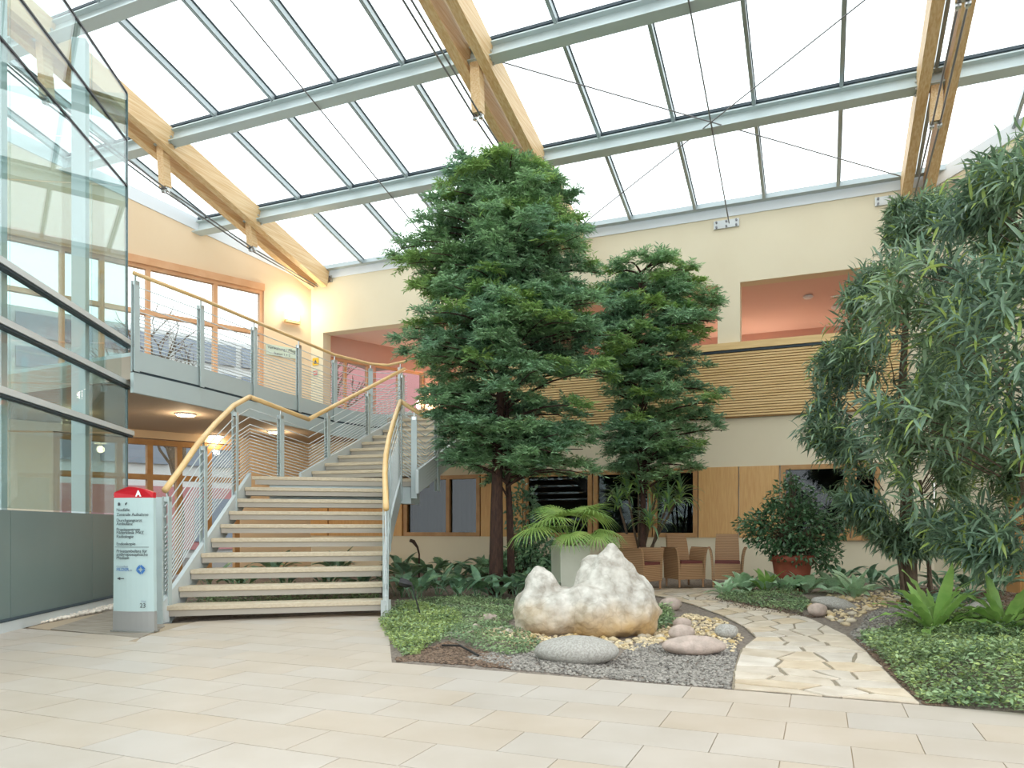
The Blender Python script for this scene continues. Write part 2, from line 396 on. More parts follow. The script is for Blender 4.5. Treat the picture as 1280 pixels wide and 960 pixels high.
for r in range(-19, 8):
    y0 = Y0 + r * TD - TD; x_off = .43 if r % 2 == 0 else .13
    for c in range(-26, 12):
        x0 = x_off + c * TW; g = .0025
        q = [(x0 + g, y0 + g), (x0 + TW - g, y0 + g), (x0 + TW - g, y0 + TD - g), (x0 + g, y0 + TD - g)]
        for reg in REG:
            p = clip_poly(q, reg)
            if len(p) < 3 or area(p) < .004: continue
            cx, cy = np.mean([a[0] for a in p]), np.mean([a[1] for a in p]); d = np.array([cx, cy, 0]) - CAM; Z = d @ FW
            vis = Z > .5 and abs(640 - 640 - FPX * (d @ RT) / Z) < 760 and HOR + FPX / max(Z, .1) < 1010
            if vis: tiles_vis.append((Z, p))
            elif cy > -3.5: far.prism(p, -.006, 0)
tiles_vis.sort(key=lambda a: a[0])
for k, (Z, p) in enumerate(tiles_vis):
    if k < 300:
        b = MB(); b.prism(p, -.006, random.uniform(-.0006, .0006)); b.obj('tile', M['tile'], floor)
    else: far.prism(p, -.006, 0)
if far.v: tag(far.obj('tile_field', M['tile'], floor), kind='stuff')

# ---------------------------------------------------------------- the planted ground
def bed_z(x, y):
    n = .02 * sin(2.1 * x + 1.3 * y) + .015 * sin(4.3 * x - 3.1 * y + 1) + .008 * sin(9 * x + 7 * y)
    return n
PATH_L = [(915, 862), (917, 838), (926, 812), (944, 797), (930, 784), (903, 770), (868, 757), (838, 749), (805, 742), (775, 736)]
PATH_R = [(1152, 881), (1120, 852), (1086, 818), (1062, 797), (1012, 773), (962, 762), (918, 754), (893, 747), (908, 741), (952, 735)]
PL = np.array([G(*p)[:2] for p in PATH_L]); PR = np.array([G(*p)[:2] for p in PATH_R])
PL[0, 1] = PR[0, 1] = 4.775
def path_pt(s, t):                       # s 0..1 along, t 0..1 across
    u = s * (len(PL) - 1); i = min(int(u), len(PL) - 2); f = u - i
    return (PL[i] * (1 - f) + PL[i + 1] * f) * (1 - t) + (PR[i] * (1 - f) + PR[i + 1] * f) * t
path_poly = [tuple(p) for p in PL] + [tuple(p) for p in PR[::-1]]
def inside(p, poly):
    c = False; n = len(poly)
    for i in range(n):
        a, b = poly[i], poly[(i + 1) % n]
        if (a[1] > p[1]) != (b[1] > p[1]) and p[0] < (b[0] - a[0]) * (p[1] - a[1]) / (b[1] - a[1]) + a[0]: c = not c
    return c
BED = [(-2.95, 4.785), (7.0, 4.785), (7.0, 16), (-16, 16), (-16, 8.0), (-6.25, 5.75), (-4.66, 7.42)]
def mound(x, y):                         # planted mounds, right and left
    z = 0
    c = G(1215, 850); z += .16 * math.exp(-(((x - c[0]) / .9) ** 2 + ((y - c[1]) / .55) ** 2))
    c = G(1240, 780); z += .10 * math.exp(-(((x - c[0]) / 1.2) ** 2 + ((y - c[1]) / .8) ** 2))
    return z
GC0 = CZ(-5.318, 10.26, 0); GD0 = CZ(-4.93, 7.17, 0) - GC0; GN0 = np.array([-GD0[1], GD0[0]]) / np.linalg.norm(GD0); GN0 = GN0 if GN0[0] > 0 else -GN0
gx, gy = np.arange(-12, 6.6, .12), np.arange(4.765, 14.6, .12)
V, idx = [], {}
bed = MB()
def ground_raw(x, y):
    return .012 + bed_z(x, y) * min(1, max(0, (y - 4.85) * 2)) + mound(x, y) * min(1, max(0, (y - 4.8) * 2.5))
def seg_dist(p, a, b):
    a, b, p = np.array(a), np.array(b), np.array(p); t = min(1, max(0, (p - a) @ (b - a) / ((b - a) @ (b - a)))); return float(np.linalg.norm(p - a - (b - a) * t))
FLOORPOLY = [(-2.97, 4.75), (-4.80, 7.66), (-6.40, 5.78), (-12, 5.0), (-12, 4.7)]
APRON = [tuple(G(*p)[:2]) for p in [(30, 783), (175, 797.5), (206, 783), (198, 768), (165, 755), (139, 763)]]
for i, x in enumerate(gx):
    for j, y in enumerate(gy):
        z = ground_raw(x, y); dp = min(seg_dist((x, y), path_poly[k], path_poly[k + 1]) for k in range(len(path_poly) - 1))
        if inside((x, y), path_poly) or dp < .125: z = -.006
        else: z = -.006 + (z + .006) * min(1, (dp - .125) / .35)
        dl = seg_dist((x, y), (-2.945, 4.772), (-4.80, 7.66)); d2 = min(seg_dist((x, y), (-4.80, 7.66), (-6.40, 5.78)), 9)
        if y < 4.80: z = -.004
        if inside((x, y), FLOORPOLY): z = -.012 if dl < .2 else -.08
        elif min(dl, d2) < .17: z = -.004
        if (x - GC0[0]) * GN0[0] + (y - GC0[1]) * GN0[1] < .75: z = min(z, -.04)
        if inside((x, y), APRON) or min(seg_dist((x, y), APRON[k], APRON[(k + 1) % 6]) for k in range(6)) < .13: z = min(z, -.03)
        idx[i, j] = len(bed.v); bed.v.append((x, y, z))
ZG = np.array([bed.v[idx[i, j]][2] for i in range(len(gx)) for j in range(len(gy))]).reshape(len(gx), len(gy))
def ground(x, y):                        # height of the planted ground
    u = min(max((x - gx[0]) / .12, 0), len(gx) - 1.001); v_ = min(max((y - gy[0]) / .12, 0), len(gy) - 1.001); i, j = int(u), int(v_); u -= i; v_ -= j
    return float(max((ZG[i, j] * (1 - u) + ZG[i + 1, j] * u) * (1 - v_) + (ZG[i, j + 1] * (1 - u) + ZG[i + 1, j + 1] * u) * v_, -.01))
for i in range(len(gx) - 1):
    for j in range(len(gy) - 1): bed.f.append((idx[i, j], idx[i + 1, j], idx[i + 1, j + 1], idx[i, j + 1])); bed.mi.append(0)
garden = bed.obj('garden_bed', M['soil'], smooth=True); tag(garden, kind='structure')

# path: mortar bed and irregular flags
pm = MB(); n = 60
for k in range(n + 1):
    a, b = path_pt(k / n, 0), path_pt(k / n, 1); pm.v += [(a[0], a[1], .003), (b[0], b[1], .003)]
for k in range(n): pm.f.append((2 * k, 2 * k + 1, 2 * k + 3, 2 * k + 2)); pm.mi.append(0)
path = pm.obj('stone_path', M['mortar']); tag(path, kind='structure')
seeds = []
r2 = random.Random(5)
ss = [0, .035, .075, .115, .155, .195, .235, .275, .315, .36, .405, .45, .495, .54, .585, .63, .675, .72, .765, .81, .855, .9, .95, 1.0]
for k, s in enumerate(ss):
    nt = [2, 3, 3, 4, 3, 4][k % 6] if s < .35 else ([4, 3, 3][k % 3] if s < .8 else 5)
    for i in range(nt): seeds.append((s + r2.uniform(-.009, .009), (i + .5 + r2.uniform(-.28, .28) + (.25 if k % 2 else -.1)) / nt))
def vor(i):
    sc = 9.0; p0 = (seeds[i][0] * sc, seeds[i][1])
    poly = [(-.2, 0), (1 * sc + .2, 0), (1 * sc + .2, 1), (-.2, 1)]; poly = clip_poly(poly, [(0, 0), (sc, 0), (sc, 1), (0, 1)])
    for j, q in enumerate(seeds):
        if j == i: continue
        q = (q[0] * sc, q[1]); mx, my = (p0[0] + q[0]) / 2, (p0[1] + q[1]) / 2; dx, dy = q[0] - p0[0], q[1] - p0[1]
        if dx * dx + dy * dy > 4: continue
        res = []
        for a in range(len(poly)):
            u, v_ = poly[a], poly[(a + 1) % len(poly)]; iu = (u[0] - mx) * dx + (u[1] - my) * dy; iv = (v_[0] - mx) * dx + (v_[1] - my) * dy
            if iu <= 0: res.append(u)
            if iu * iv < 0: t = iu / (iu - iv); res.append((u[0] + (v_[0] - u[0]) * t, u[1] + (v_[1] - u[1]) * t))
        poly = res
        if len(poly) < 3: return []
    return [(a[0] / sc, a[1]) for a in poly]
for i in range(len(seeds)):
    c = vor(i)
    if len(c) < 3: continue
    wp = []
    for a in range(len(c)):
        u, v_ = c[a], c[(a + 1) % len(c)]
        for f in (0, .5):
            wp.append(path_pt(min(1, max(0, u[0] + (v_[0] - u[0]) * f)), u[1] + (v_[1] - u[1]) * f))
    wp = np.array(wp); ce = wp.mean(0); dist = np.linalg.norm(wp - ce, axis=1, keepdims=True)
    if area([tuple(p) for p in wp]) < .012: continue
    wp = ce + (wp - ce) * (1 - np.minimum(.017 / (dist + 1e-6), .3)) + RNG.uniform(-.004, .004, wp.shape)
    b = MB(); top = .011 + r2.uniform(-.003, .003); inn = ce + (wp - ce) * .985; m_ = len(wp)
    vs = [(*p, -.004) for p in wp] + [(*p, top - .005) for p in wp] + [(*p, top) for p in inn]
    fs = [(k, (k + 1) % m_, m_ + (k + 1) % m_, m_ + k) for k in range(m_)] + [(m_ + k, m_ + (k + 1) % m_, 2 * m_ + (k + 1) % m_, 2 * m_ + k) for k in range(m_)] + [tuple(range(2 * m_, 3 * m_))]
    b.add(vs, fs); b.obj('flagstone', M['flag'], path)

# the concrete apron left of the stairs and the light pebble strip along the glass
ap = MB(); ap.prism(APRON, -.08, -.008)
apron = ap.obj('floor_apron', M['grout']); tag(apron, kind='structure')
for k in range(14):                      # grey boards laid side by side along the glass
    y0 = 4.9 + k * .22; q = clip_poly([(-12, y0), (-4, y0), (-4, y0 + .212), (-12, y0 + .212)], APRON)
    if len(q) > 2 and area(q) > .01: b = MB(); b.prism(q, -.008, .002); b.obj('board', M['concrete'], apron)
strip = MB(); a0, a1 = G(-10, 780), G(150, 741); b0, b1 = G(28, 784), G(146, 761)
q_ = MB(); q_.prism([tuple((a0 - (a1 - a0) * .4 - RT * .3)[:2]), tuple((b0 - (b1 - b0) * .4)[:2]), tuple((b0 + (b1 - b0) * 1.1)[:2]), tuple((a0 + (a1 - a0) * 1.1 - RT * .3)[:2])], -.06, -.004); q_.obj('pebble_bed', M['concrete'], apron)
pts = []
while len(pts) < 1500:
    u, v_ = RNG.uniform(-.12, 1.05), RNG.uniform(0, 1); p = (a0 * (1 - u) + a1 * u) * (1 - v_) + (b0 * (1 - u) + b1 * u) * v_; pts.append(p)
ICO = [(0, 0, 1), (.89, 0, .45), (.28, .85, .45), (-.72, .53, .45), (-.72, -.53, .45), (.28, -.85, .45), (.72, .53, -.45), (-.28, .85, -.45), (-.89, 0, -.45), (-.28, -.85, -.45), (.72, -.53, -.45), (0, 0, -1)]
ICF = [(0, 1, 2), (0, 2, 3), (0, 3, 4), (0, 4, 5), (0, 5, 1), (1, 6, 2), (2, 7, 3), (3, 8, 4), (4, 9, 5), (5, 10, 1), (2, 6, 7), (3, 7, 8), (4, 8, 9), (5, 9, 10), (1, 10, 6), (6, 11, 7), (7, 11, 8), (8, 11, 9), (9, 11, 10), (10, 11, 6)]
ICO, ICF = np.array(ICO), np.array(ICF)
def stones(name, pos, size, mt, parent, flat=.65, seed=0):     # loose stones joined: past counting
    rg = np.random.default_rng(seed); n = len(pos); pos = np.array(pos)
    sz = np.broadcast_to(size, n) * rg.uniform(.6, 1.3, n); th = rg.uniform(0, 2 * pi, n)
    sx, sy = sz * rg.uniform(.7, 1.3, n), sz; v = ICO[None] * np.stack([sx, sy, sz * flat], 1)[:, None] * rg.uniform(.8, 1.15, (n, 12, 1))
    c, s_ = np.cos(th)[:, None], np.sin(th)[:, None]; x = v[..., 0] * c - v[..., 1] * s_; y = v[..., 0] * s_ + v[..., 1] * c
    v = np.stack([x, y, v[..., 2]], -1) + pos[:, None]
    f = ICF[None] + (np.arange(n) * 12)[:, None, None]
    o = bpy.data.objects.new(name, raw_mesh(name, v.reshape(-1, 3), f.reshape(-1, 3), mt)); COL.objects.link(o)
    if parent is not None: put_under(o, parent)
    return tag(o, kind='stuff')
stones('white_pebbles', [(p[0], p[1], .012) for p in pts], .028, M['pebblew'], apron, seed=3)

# ---------------------------------------------------------------- back wall
T = .3
wall = MB()
def wbox(x0, x1, z0, z1, y0=BY, y1=BY + T, b=None): (b or wall).bb((x0, y0, z0), (x1, y1, z1))
XG = float(WB(575, HOR)[0])              # gallery parapet begins here
P0, P1 = float(WB(897, HOR)[0]), float(WB(925, HOR)[0])
WZ0, WZ1 = .82, 2.15                     # ground-floor window band
GZ1 = 5.6                                # head of the gallery openings
wbox(XL, XR, -.05, WZ0); wbox(XL, XR, WZ1, FL2 - .3)
wbox(XL, XR, FL2 - .3, FL2)
wbox(P0, P1, FL2, GZ1); wbox(XG, XR, FL2, 4.30, BY + .02)
XO = float(WB(1135, HOR)[0]); wbox(XO, XR, 4.30, GZ1)
wall.prism([(XL, BY), (XR, BY), (XR, BY + T), (XL, BY + T)], GZ1, 6.86)
wins = [(505, 600, [560]), (655, 740, []), (742, 815, []), (816, 872, []), (976, 1062, []), (1064, 1100, [])]
wx = [(float(WB(a, HOR)[0]), float(WB(b, HOR)[0]), [float(WB(c, HOR)[0]) for c in ms]) for a, b, ms in wins]
xs = [XL] + [v for a, b, _ in wx for v in (a, b)] + [XR]
for i in range(0, len(xs), 2):
    if xs[i + 1] - xs[i] > .02: wbox(xs[i], xs[i + 1], WZ0, WZ1, BY + .06)
wall_back = wall.obj('wall_back', M['cream']); tag(wall_back, kind='structure')
tr = MB(); tr.bb((XL, BY - .02, 6.86), (XR + .02, BY + .3, roofz(BY) - .02)); tag(tr.obj('trim_1', M['white']), kind='structure')
# oak panels between the windows
pan = [(float(WB(a, HOR)[0]), float(WB(b, HOR)[0])) for a, b in [(320, 410), (411, 503), (601, 653), (873, 923), (924, 974), (1101, 1166)]]
panels = root('trim_2', ((pan[0][0]), BY, WZ0), kind='structure')
for a, b in pan[:-1]:
    q = MB(); q.bb((a + .006, BY - .015, WZ0), (b - .006, BY + .06, WZ1)); q.obj('oak_panel', M['oak'], panels)
# windows
def window(name, lo, hi, mull, depth, parent_kind='structure', glassm='dglass', fm='frame', horiz=(), origin=None, ax=None, fw=.07, d=.09, sill=True):
    """frame in the plane spanned by ax[0] (along) and z, thickness along ax[1] (outwards); lo, hi = (s,z)"""
    o = np.array(origin, float); A, Bv = np.array(ax[0], float), np.array(ax[1], float); Zv = np.array([0, 0, 1.0])
    e = root(name, o + A * lo[0] + Zv * lo[1], kind='structure')
    def bar(s0, s1, z0, z1, nm='frame_bar', m=None, dd=d, off=0):
        b = MB(); b.box(o + A * (s0 + s1) / 2 + Zv * (z0 + z1) / 2 + Bv * off, (s1 - s0, dd, z1 - z0), (A, Bv, Zv)); return b.obj(nm, m or M[fm], e)
    bar(lo[0], lo[0] + fw, lo[1], hi[1]); bar(hi[0] - fw, hi[0], lo[1], hi[1])
    bar(lo[0] + fw, hi[0] - fw, lo[1], lo[1] + fw); bar(lo[0] + fw, hi[0] - fw, hi[1] - fw, hi[1])
    cuts = [lo[0] + fw] + [m for m in mull] + [hi[0] - fw]
    for m in mull: bar(m - fw / 2, m + fw / 2, lo[1] + fw, hi[1] - fw)
    zc = [lo[1] + fw] + list(horiz) + [hi[1] - fw]
    for i in range(len(cuts) - 1):
        a, b = cuts[i] + (fw / 2 if i else 0), cuts[i + 1] - (fw / 2 if i < len(cuts) - 2 else 0)
        for z in horiz: bar(a, b, z - fw / 2, z + fw / 2)
        for k in range(len(zc) - 1):
            bar(a, b, zc[k] + (fw / 2 if k else 0), zc[k + 1] - (fw / 2 if k < len(zc) - 2 else 0), 'pane', M[glassm], .012, .01)
    return e
wn = 0
for a, b, ms in wx:
    wn += 1
    window(f'window_{wn}', (a, WZ0), (b, WZ1), ms, 0, origin=(0, BY + .05, 0), ax=((1, 0, 0), (0, 1, 0)), fw=.085, d=.14)
sl = MB(); sl.bb((wx[4][0] - .02, BY - .06, WZ0 - .04), (wx[5][1] + .02, BY + .02, WZ0)); tag(sl.obj('trim_3', M['frame']), kind='structure')
# rooms behind the ground-floor windows
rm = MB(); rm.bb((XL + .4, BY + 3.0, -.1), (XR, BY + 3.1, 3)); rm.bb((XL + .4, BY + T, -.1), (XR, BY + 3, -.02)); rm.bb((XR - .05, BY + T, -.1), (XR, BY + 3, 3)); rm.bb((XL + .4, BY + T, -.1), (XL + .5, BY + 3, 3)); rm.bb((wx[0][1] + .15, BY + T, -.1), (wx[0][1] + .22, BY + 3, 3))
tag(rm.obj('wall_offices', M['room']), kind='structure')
cu = root('window_curtain', ((wx[0][0] + wx[0][1]) / 2, BY + .3, WZ0), 'pale grey curtain drawn behind the left ground-floor window', 'curtain')
for k in range(2):
    x0, x1 = [(wx[0][0] + .02, wx[0][2][0]), (wx[0][2][0], wx[0][1] - .02)][k]; b = MB(); n = 24
    for i in range(n + 1):
        x = x0 + (x1 - x0) * i / n; y = BY + .34 + .02 * sin(i * 1.7); b.v += [(x, y, WZ0), (x, y, WZ1), ]
    b.f = [(2 * i, 2 * i + 2, 2 * i + 3, 2 * i + 1) for i in range(n)]; b.mi = [0] * n
    b.obj('curtain_panel', M['curtain'], cu, smooth=True)
# oak-slat parapet of the gallery
par = root('trim_4', (XG, BY, 3.07), kind='structure')
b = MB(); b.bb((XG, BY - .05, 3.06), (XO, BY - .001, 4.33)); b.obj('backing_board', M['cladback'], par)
z = 3.085
while z < 4.27:
    b = MB(); b.bb((XG, BY - .085, z), (XO, BY - .05, z + .034)); b.obj('slat', M['clad'], par); z += .05
b = MB(); b.bb((XG - .02, BY - .12, 4.33), (XO, BY + T + .04, 4.46)); b.obj('parapet_cap', M['clad'], par)
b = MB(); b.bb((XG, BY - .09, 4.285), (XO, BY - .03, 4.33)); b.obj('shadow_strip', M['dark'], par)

# gallery behind the openings
g = MB(); GY = BY + 4.2
g.bb((XL + .25, BY - .02, FL2 - .3), (XR + 1.5, GY, FL2 - .004))
tag(g.obj('floor_gallery', M['soffit']), kind='structure')
g = MB(); g.bb((XL - 1.2, BY + T, GZ1 + .06), (XR + 1.5, GY + .2, GZ1 + .3)); tag(g.obj('ceiling_gallery', M['rosy']), kind='structure')
g = MB(); g.bb((XL + 1.6, GY, FL2 - .3), (XR + 1.5, GY + .2, GZ1 + .06)); g.bb((XR + 1.3, BY + T, FL2), (XR + 1.5, GY, GZ1 + .06)); tag(g.obj('wall_gallery', M['pink']), kind='structure')

# right wall
r = MB(); q0, q1 = RC, RC + RD * 9; nr = np.array([RD[1], -RD[0], 0]) * -1
pl = [q0[:2], q1[:2], (q1 + nr * .3)[:2], (q0 + nr * .3)[:2]]
r.prism(pl, -.05, lambda p: roofz(min(p[1], BY)) - .28); tag(r.obj('wall_right', M['cream']), kind='structure')
r = MB(); inn = -nr * .02; r.prism([(q0 + inn)[:2], (q1 + inn)[:2], (q1 + nr * .3)[:2], (q0 + nr * .3)[:2]], lambda p: roofz(min(p[1], BY)) - .28, lambda p: roofz(min(p[1], BY)) - .03); tag(r.obj('trim_5', M['white']), kind='structure')
dd_ = root('door_1', q0 + RD * 1.45, kind='structure')
for s0, s1, z0, z1, nm, mm, dp in [(1.25, 1.45, 0, 2.25, 'door_post', 'frame', .12), (2.6, 2.75, 0, 2.25, 'door_post', 'frame', .12), (1.45, 2.6, 2.1, 2.25, 'door_head', 'frame', .12), (1.45, 2.6, 0, 2.1, 'door_leaf', 'oak', .06)]:
    b = MB(); b.box(q0 + RD * (s0 + s1) / 2 + UP * (z0 + z1) / 2 - nr * .03, (s1 - s0, dp, z1 - z0), (RD, nr, UP)); b.obj(nm, M[mm], dd_)

# ---------------------------------------------------------------- left wall, its windows and balcony
tw0 = lt(330); UZ0, UZ1 = FL2 + .02, 6.4; GW1 = 2.84
lw_ = MB(); Ax = (LD, LN, UP)
def lseg(t0, t1, z0, z1, th=.28, b=None, off=0):
    (b or lw_).box(LC + LD * (t0 + t1) / 2 - LN * (th / 2 - off) + UP * (z0 + z1) / 2, (t1 - t0, th, z1 - z0), Ax)
lseg(.0, tw0, GW1, UZ1); lseg(0, lt(300), -.05, GW1); lseg(tw0, 10, GW1, FL2 + .02)
def lprism(t0, t1, zf, b): b.prism([(LC + LD * t0)[:2], (LC + LD * t1)[:2], (LC + LD * t1 - LN * .28)[:2], (LC + LD * t0 - LN * .28)[:2]], zf, lambda p: roofz(p[1]) - .30)
lprism(0, 12, UZ1, lw_); lseg(10, 12, -.05, UZ1)
tag(lw_.obj('wall_left', M['peach']), kind='structure')
b = MB(); b.prism([(LC + LD * 0 + LN * .015)[:2], (LC + LD * 12 + LN * .015)[:2], (LC + LD * 12 - LN * .28)[:2], (LC - LN * .28)[:2]], lambda p: roofz(min(p[1], BY)) - .30, lambda p: roofz(min(p[1], BY)) - .03); tag(b.obj('trim_6', M['white']), kind='structure')
# corridor beyond the corner, in rose plaster with a door and a window
b = MB()
for t0, t1, z0, z1 in [(-.25, 0, FL2, GZ1 + .06), (-4.6, -3.3, FL2, GZ1 + .06), (-3.3, -.25, 5.15, GZ1 + .06), (-1.75, -1.62, FL2, 5.15), (-3.3, -1.75, FL2, 3.5)]: lseg(t0, t1, z0, z1, .28, b)
tag(b.obj('wall_corridor', M['pink']), kind='structure')
window('window_7', (-1.62, FL2), (-.25, 5.15), [-.95], 0, glassm='wglass', fm='framep', origin=LC - LN * .1, ax=(LD, LN), fw=.06)
window('window_8', (-3.3, 3.5), (-1.75, 5.15), [-2.5], 0, glassm='wglass', fm='framep', origin=LC - LN * .1, ax=(LD, LN), fw=.06)
mu = [lt(270), lt(186), lt(128), lt(78)]
window('window_9', (tw0, UZ0), (7.2, UZ1), mu + [6.2], 0, glassm='wglass', fm='framep', horiz=(5.42,), origin=LC - LN * .08, ax=(LD, LN), fw=.09, d=.12)
b = MB(); lseg(tw0, 7.3, UZ1 - .02, UZ1 + .13, .06, b, .05); tag(b.obj('trim_7', M['framep']), kind='structure')
window('window_10', (lt(300), .02), (5.3, GW1 - .02), [lt(262), lt(225), lt(188), lt(150), lt(110)], 0, glassm='wglass', fm='frame', horiz=(2.05,), origin=LC - LN * .08, ax=(LD, LN), fw=.11, d=.14)
b = MB(); lseg(5.3, 10, -.05, GW1, .28, b); lseg(7.2, 10, FL2, UZ1, .28, b); tag(b.obj('wall_left_pier', M['peach']), kind='structure')

# ---------------------------------------------------------------- glazed roof
ceiling = root('ceiling', (-4, 6, 8), kind='structure')
PY = [14.4 - 2.215 * k for k in range(9)]; BX = [-10.87 + 1.24 * k for k in range(-2, 15)]
rs = np.array([0, -1, SLOPE]); rs /= np.linalg.norm(rs); ru = np.array([0, SLOPE, 1]); ru /= np.linalg.norm(ru); rx = np.array([1.0, 0, 0])
def roof_p(x, y, off): q = np.array([x, y, roofz(y)]) + ru * off; return q
for j, y in enumerate(PY):
    b = MB(); c = roof_p(0, y, 0); x0, x1 = BX[0] - .3, BX[-1] + .3; L = x1 - x0; cx = (x0 + x1) / 2
    if j == 0:
        b.box(roof_p(cx, y, -.05), (L, .09, .10), (rx, rs, ru)); b.obj('eave_profile', M['bar'], ceiling); continue
    b.box(roof_p(cx, y, -.12), (L, .16, .022), (rx, rs, ru)); b.box(roof_p(cx, y, -.24), (L, .014, .22), (rx, rs, ru)); b.box(roof_p(cx, y, -.36), (L, .18, .024), (rx, rs, ru))
    b.obj('purlin', M['steel'], ceiling)
    b = MB(); b.box(roof_p(cx, y, -.06), (L, .07, .10), (rx, rs, ru)); b.obj('cross_bar', M['bar'], ceiling)
    b = MB(); b.box(roof_p(cx, y - .05, -.035), (L, .022, .05), (rx, rs, ru)); b.obj('gasket', M['dark'], ceiling)
for i, x in enumerate(BX):
    for j in range(len(PY) - 1):
        y0, y1 = PY[j] - .04, PY[j + 1] + .04; a, c = roof_p(x, y0, 0), roof_p(x, y1, 0); L = np.linalg.norm(c - a); mid = (a + c) / 2
        b = MB(); b.box(mid - ru * .055, (.055, L, .11), (rx, rs, ru)); b.box(mid - ru * .115, (.03, L, .02), (rx, rs, ru)); b.obj('glazing_bar', M['bar'], ceiling)
        b = MB(); b.box(mid + rx * .034 + ru * .002, (.012, L, .024), (rx, rs, ru)); b.obj('gasket', M['dark'], ceiling)
        if i < len(BX) - 1:
            b = MB(); b.box(mid + rx * .62 + ru * .012, (1.18, L, .012), (rx, rs, ru)); b.obj('glass_pane', M['pane'], ceiling)

# ---------------------------------------------------------------- glazed lobby wall on the left
GC, GD = CZ(-5.318, 10.26, 0), None
g1 = CZ(-4.93, 7.17, 0); GD = (g1 - GC) / np.linalg.norm(g1 - GC); GN = np.array([-GD[1], GD[0], 0]);  GN = GN if GN[0] > 0 else -GN
wg = root('wall_glazed', GC, kind='structure')
GL = 11.5; GB = [0, 1.1, 2.95, 4.8, 6.9, 9.2, GL]
GZ = [.10, 1.18, 2.31, 2.97, 3.54, 5.72, 6.35, 7.0]
def gbox(t0, t1, z0, z1, th, nm, mm, off=0):
    b = MB(); b.box(GC + GD * (t0 + t1) / 2 + GN * off + UP * (z0 + z1) / 2, (t1 - t0, th, z1 - z0), (GD, GN, UP)); return b.obj(nm, M[mm], wg)
gbox(-.02, GL, 0, .10, .12, 'base_profile', 'steel2', .02)
gbox(0, GL, 0.10, .112, .13, 'base_gasket', 'dark', .02)
for k in range(len(GZ) - 1):
    for i in range(len(GB) - 1):
        gbox(GB[i] + .006, GB[i + 1] - .006, GZ[k] + .015, GZ[k + 1] - .004, .016, 'frosted_pane' if k == 0 else 'glass_pane', 'frost' if k == 0 else 'fglass')
for z in (2.31, 2.97, 3.54):
    gbox(-.06, GL, z - .03, z + .035, .10, 'transom', 'steel2', .035); gbox(-.05, GL, z - .055, z - .031, .08, 'transom_shadow', 'dark', .03)  # the dark strip below each transom is its shadow, painted as a thin bar
for z in (5.72, 6.35, 7.0): gbox(0, GL, z - .012, z + .012, .03, 'joint_profile', 'black', .0)
for t in GB[1:-1] : gbox(t - .055, t + .055, .1, 7.0, .16, 'mullion_post', 'steel', -.13)
for t in (1.3, 2.3, 5.4): gbox(t - .07, t + .07, .1, 6.9, .16, 'mullion_post', 'bar', -1.3)
gbox(-.02, .0, .1, 7.0, .03, 'corner_edge', 'edge')
for k in range(len(GZ) - 1):             # the return pane at the corner
    b = MB(); b.box(GC - GN * .9 + UP * (GZ[k] + GZ[k + 1]) / 2, (.016, 1.78, GZ[k + 1] - GZ[k] - .02), (GD, GN, UP)); b.obj('frosted_pane' if k == 0 else 'glass_pane', M['frost' if k == 0 else 'fglass'], wg)

# ---------------------------------------------------------------- outside: ground, neighbouring block, bare trees
b = MB(); b.bb((-70, -40, -.4), (40, 60, -.1)); tag(b.obj('ground_outside', M['extground']), kind='structure')

# ================================================================ ROOF TIMBER AND CABLES
BEAMX = [BX[2], BX[7], BX[12]]
TL = ['left double glulam roof beam running along the left wall top', 'middle double glulam roof beam running down behind the tall tree', 'right double glulam roof beam ending above the gallery opening']
DROP = {12.185: .87, 9.97: 1.10, 7.755: 1.2, 5.54: 1.1, 3.325: .87}
for k, xc in enumerate(BEAMX):
    e = root('roof_truss', roof_p(xc, BY, -.5), TL[k], 'roof beam', 'double glulam roof beams')
    a, c = roof_p(xc, BY - .02, -.28), roof_p(xc, -2.5, -.28)
    for s in (-1, 1):
        b = MB(); d = c - a; b.box((a + c) / 2 + rx * s * .175, (.15, np.linalg.norm(d), .40), (rx, rs, ru)); b.obj('beam', M['glulam'], e)
    pts = [roof_p(xc, BY - .1, -.50)]
    for y, dr in DROP.items():
        lo = np.array([xc, y, roofz(y) - dr]); hi = roof_p(xc, y, -.30)
        b = MB(); b.beam(hi, lo + UP * .05, .15, .15, (1, 0, 0)); st = b.obj('strut', M['glulam'], e)
        b = MB()
        for s in (-1, 1): b.box(lo + rx * s * .05 + UP * .015, (.02, .09, .1)); b.tube([lo + rx * (s * .05 - .03), lo + rx * (s * .05 + .03)], .035, 10)
        b.box(lo + UP * .05, (.12, .05, .02)); tag(b.obj('bracket', M['chrome'], st), kind='stuff')
        b = MB()
        for s in (-1, 1):
            for u in (-.06, .06):
                for v_ in (-.06, .06): b.tube([hi + rx * s * .25 + rs * u + ru * (v_ - .03), hi + rx * s * .275 + rs * u + ru * (v_ - .03)], .02, 8)
        tag(b.obj('bolt_group', M['chrome'], e), kind='stuff'); pts.append(lo)
    pts.append(roof_p(xc, 1.1, -.5))
    for s in (-1, 1):
        b = MB(); b.tube([p + rx * s * .05 for p in pts], .014, 8); b.obj('tie_rod', M['cable'], e)
def cable(name, pts, label, r=.011, grp=None):
    b = MB(); b.tube(pts, r, 6); return tag(b.obj(name, M['cable']), label, 'cable', grp)
nd = roof_p((BEAMX[1] + BEAMX[2]) / 2, 12.0, -.36)
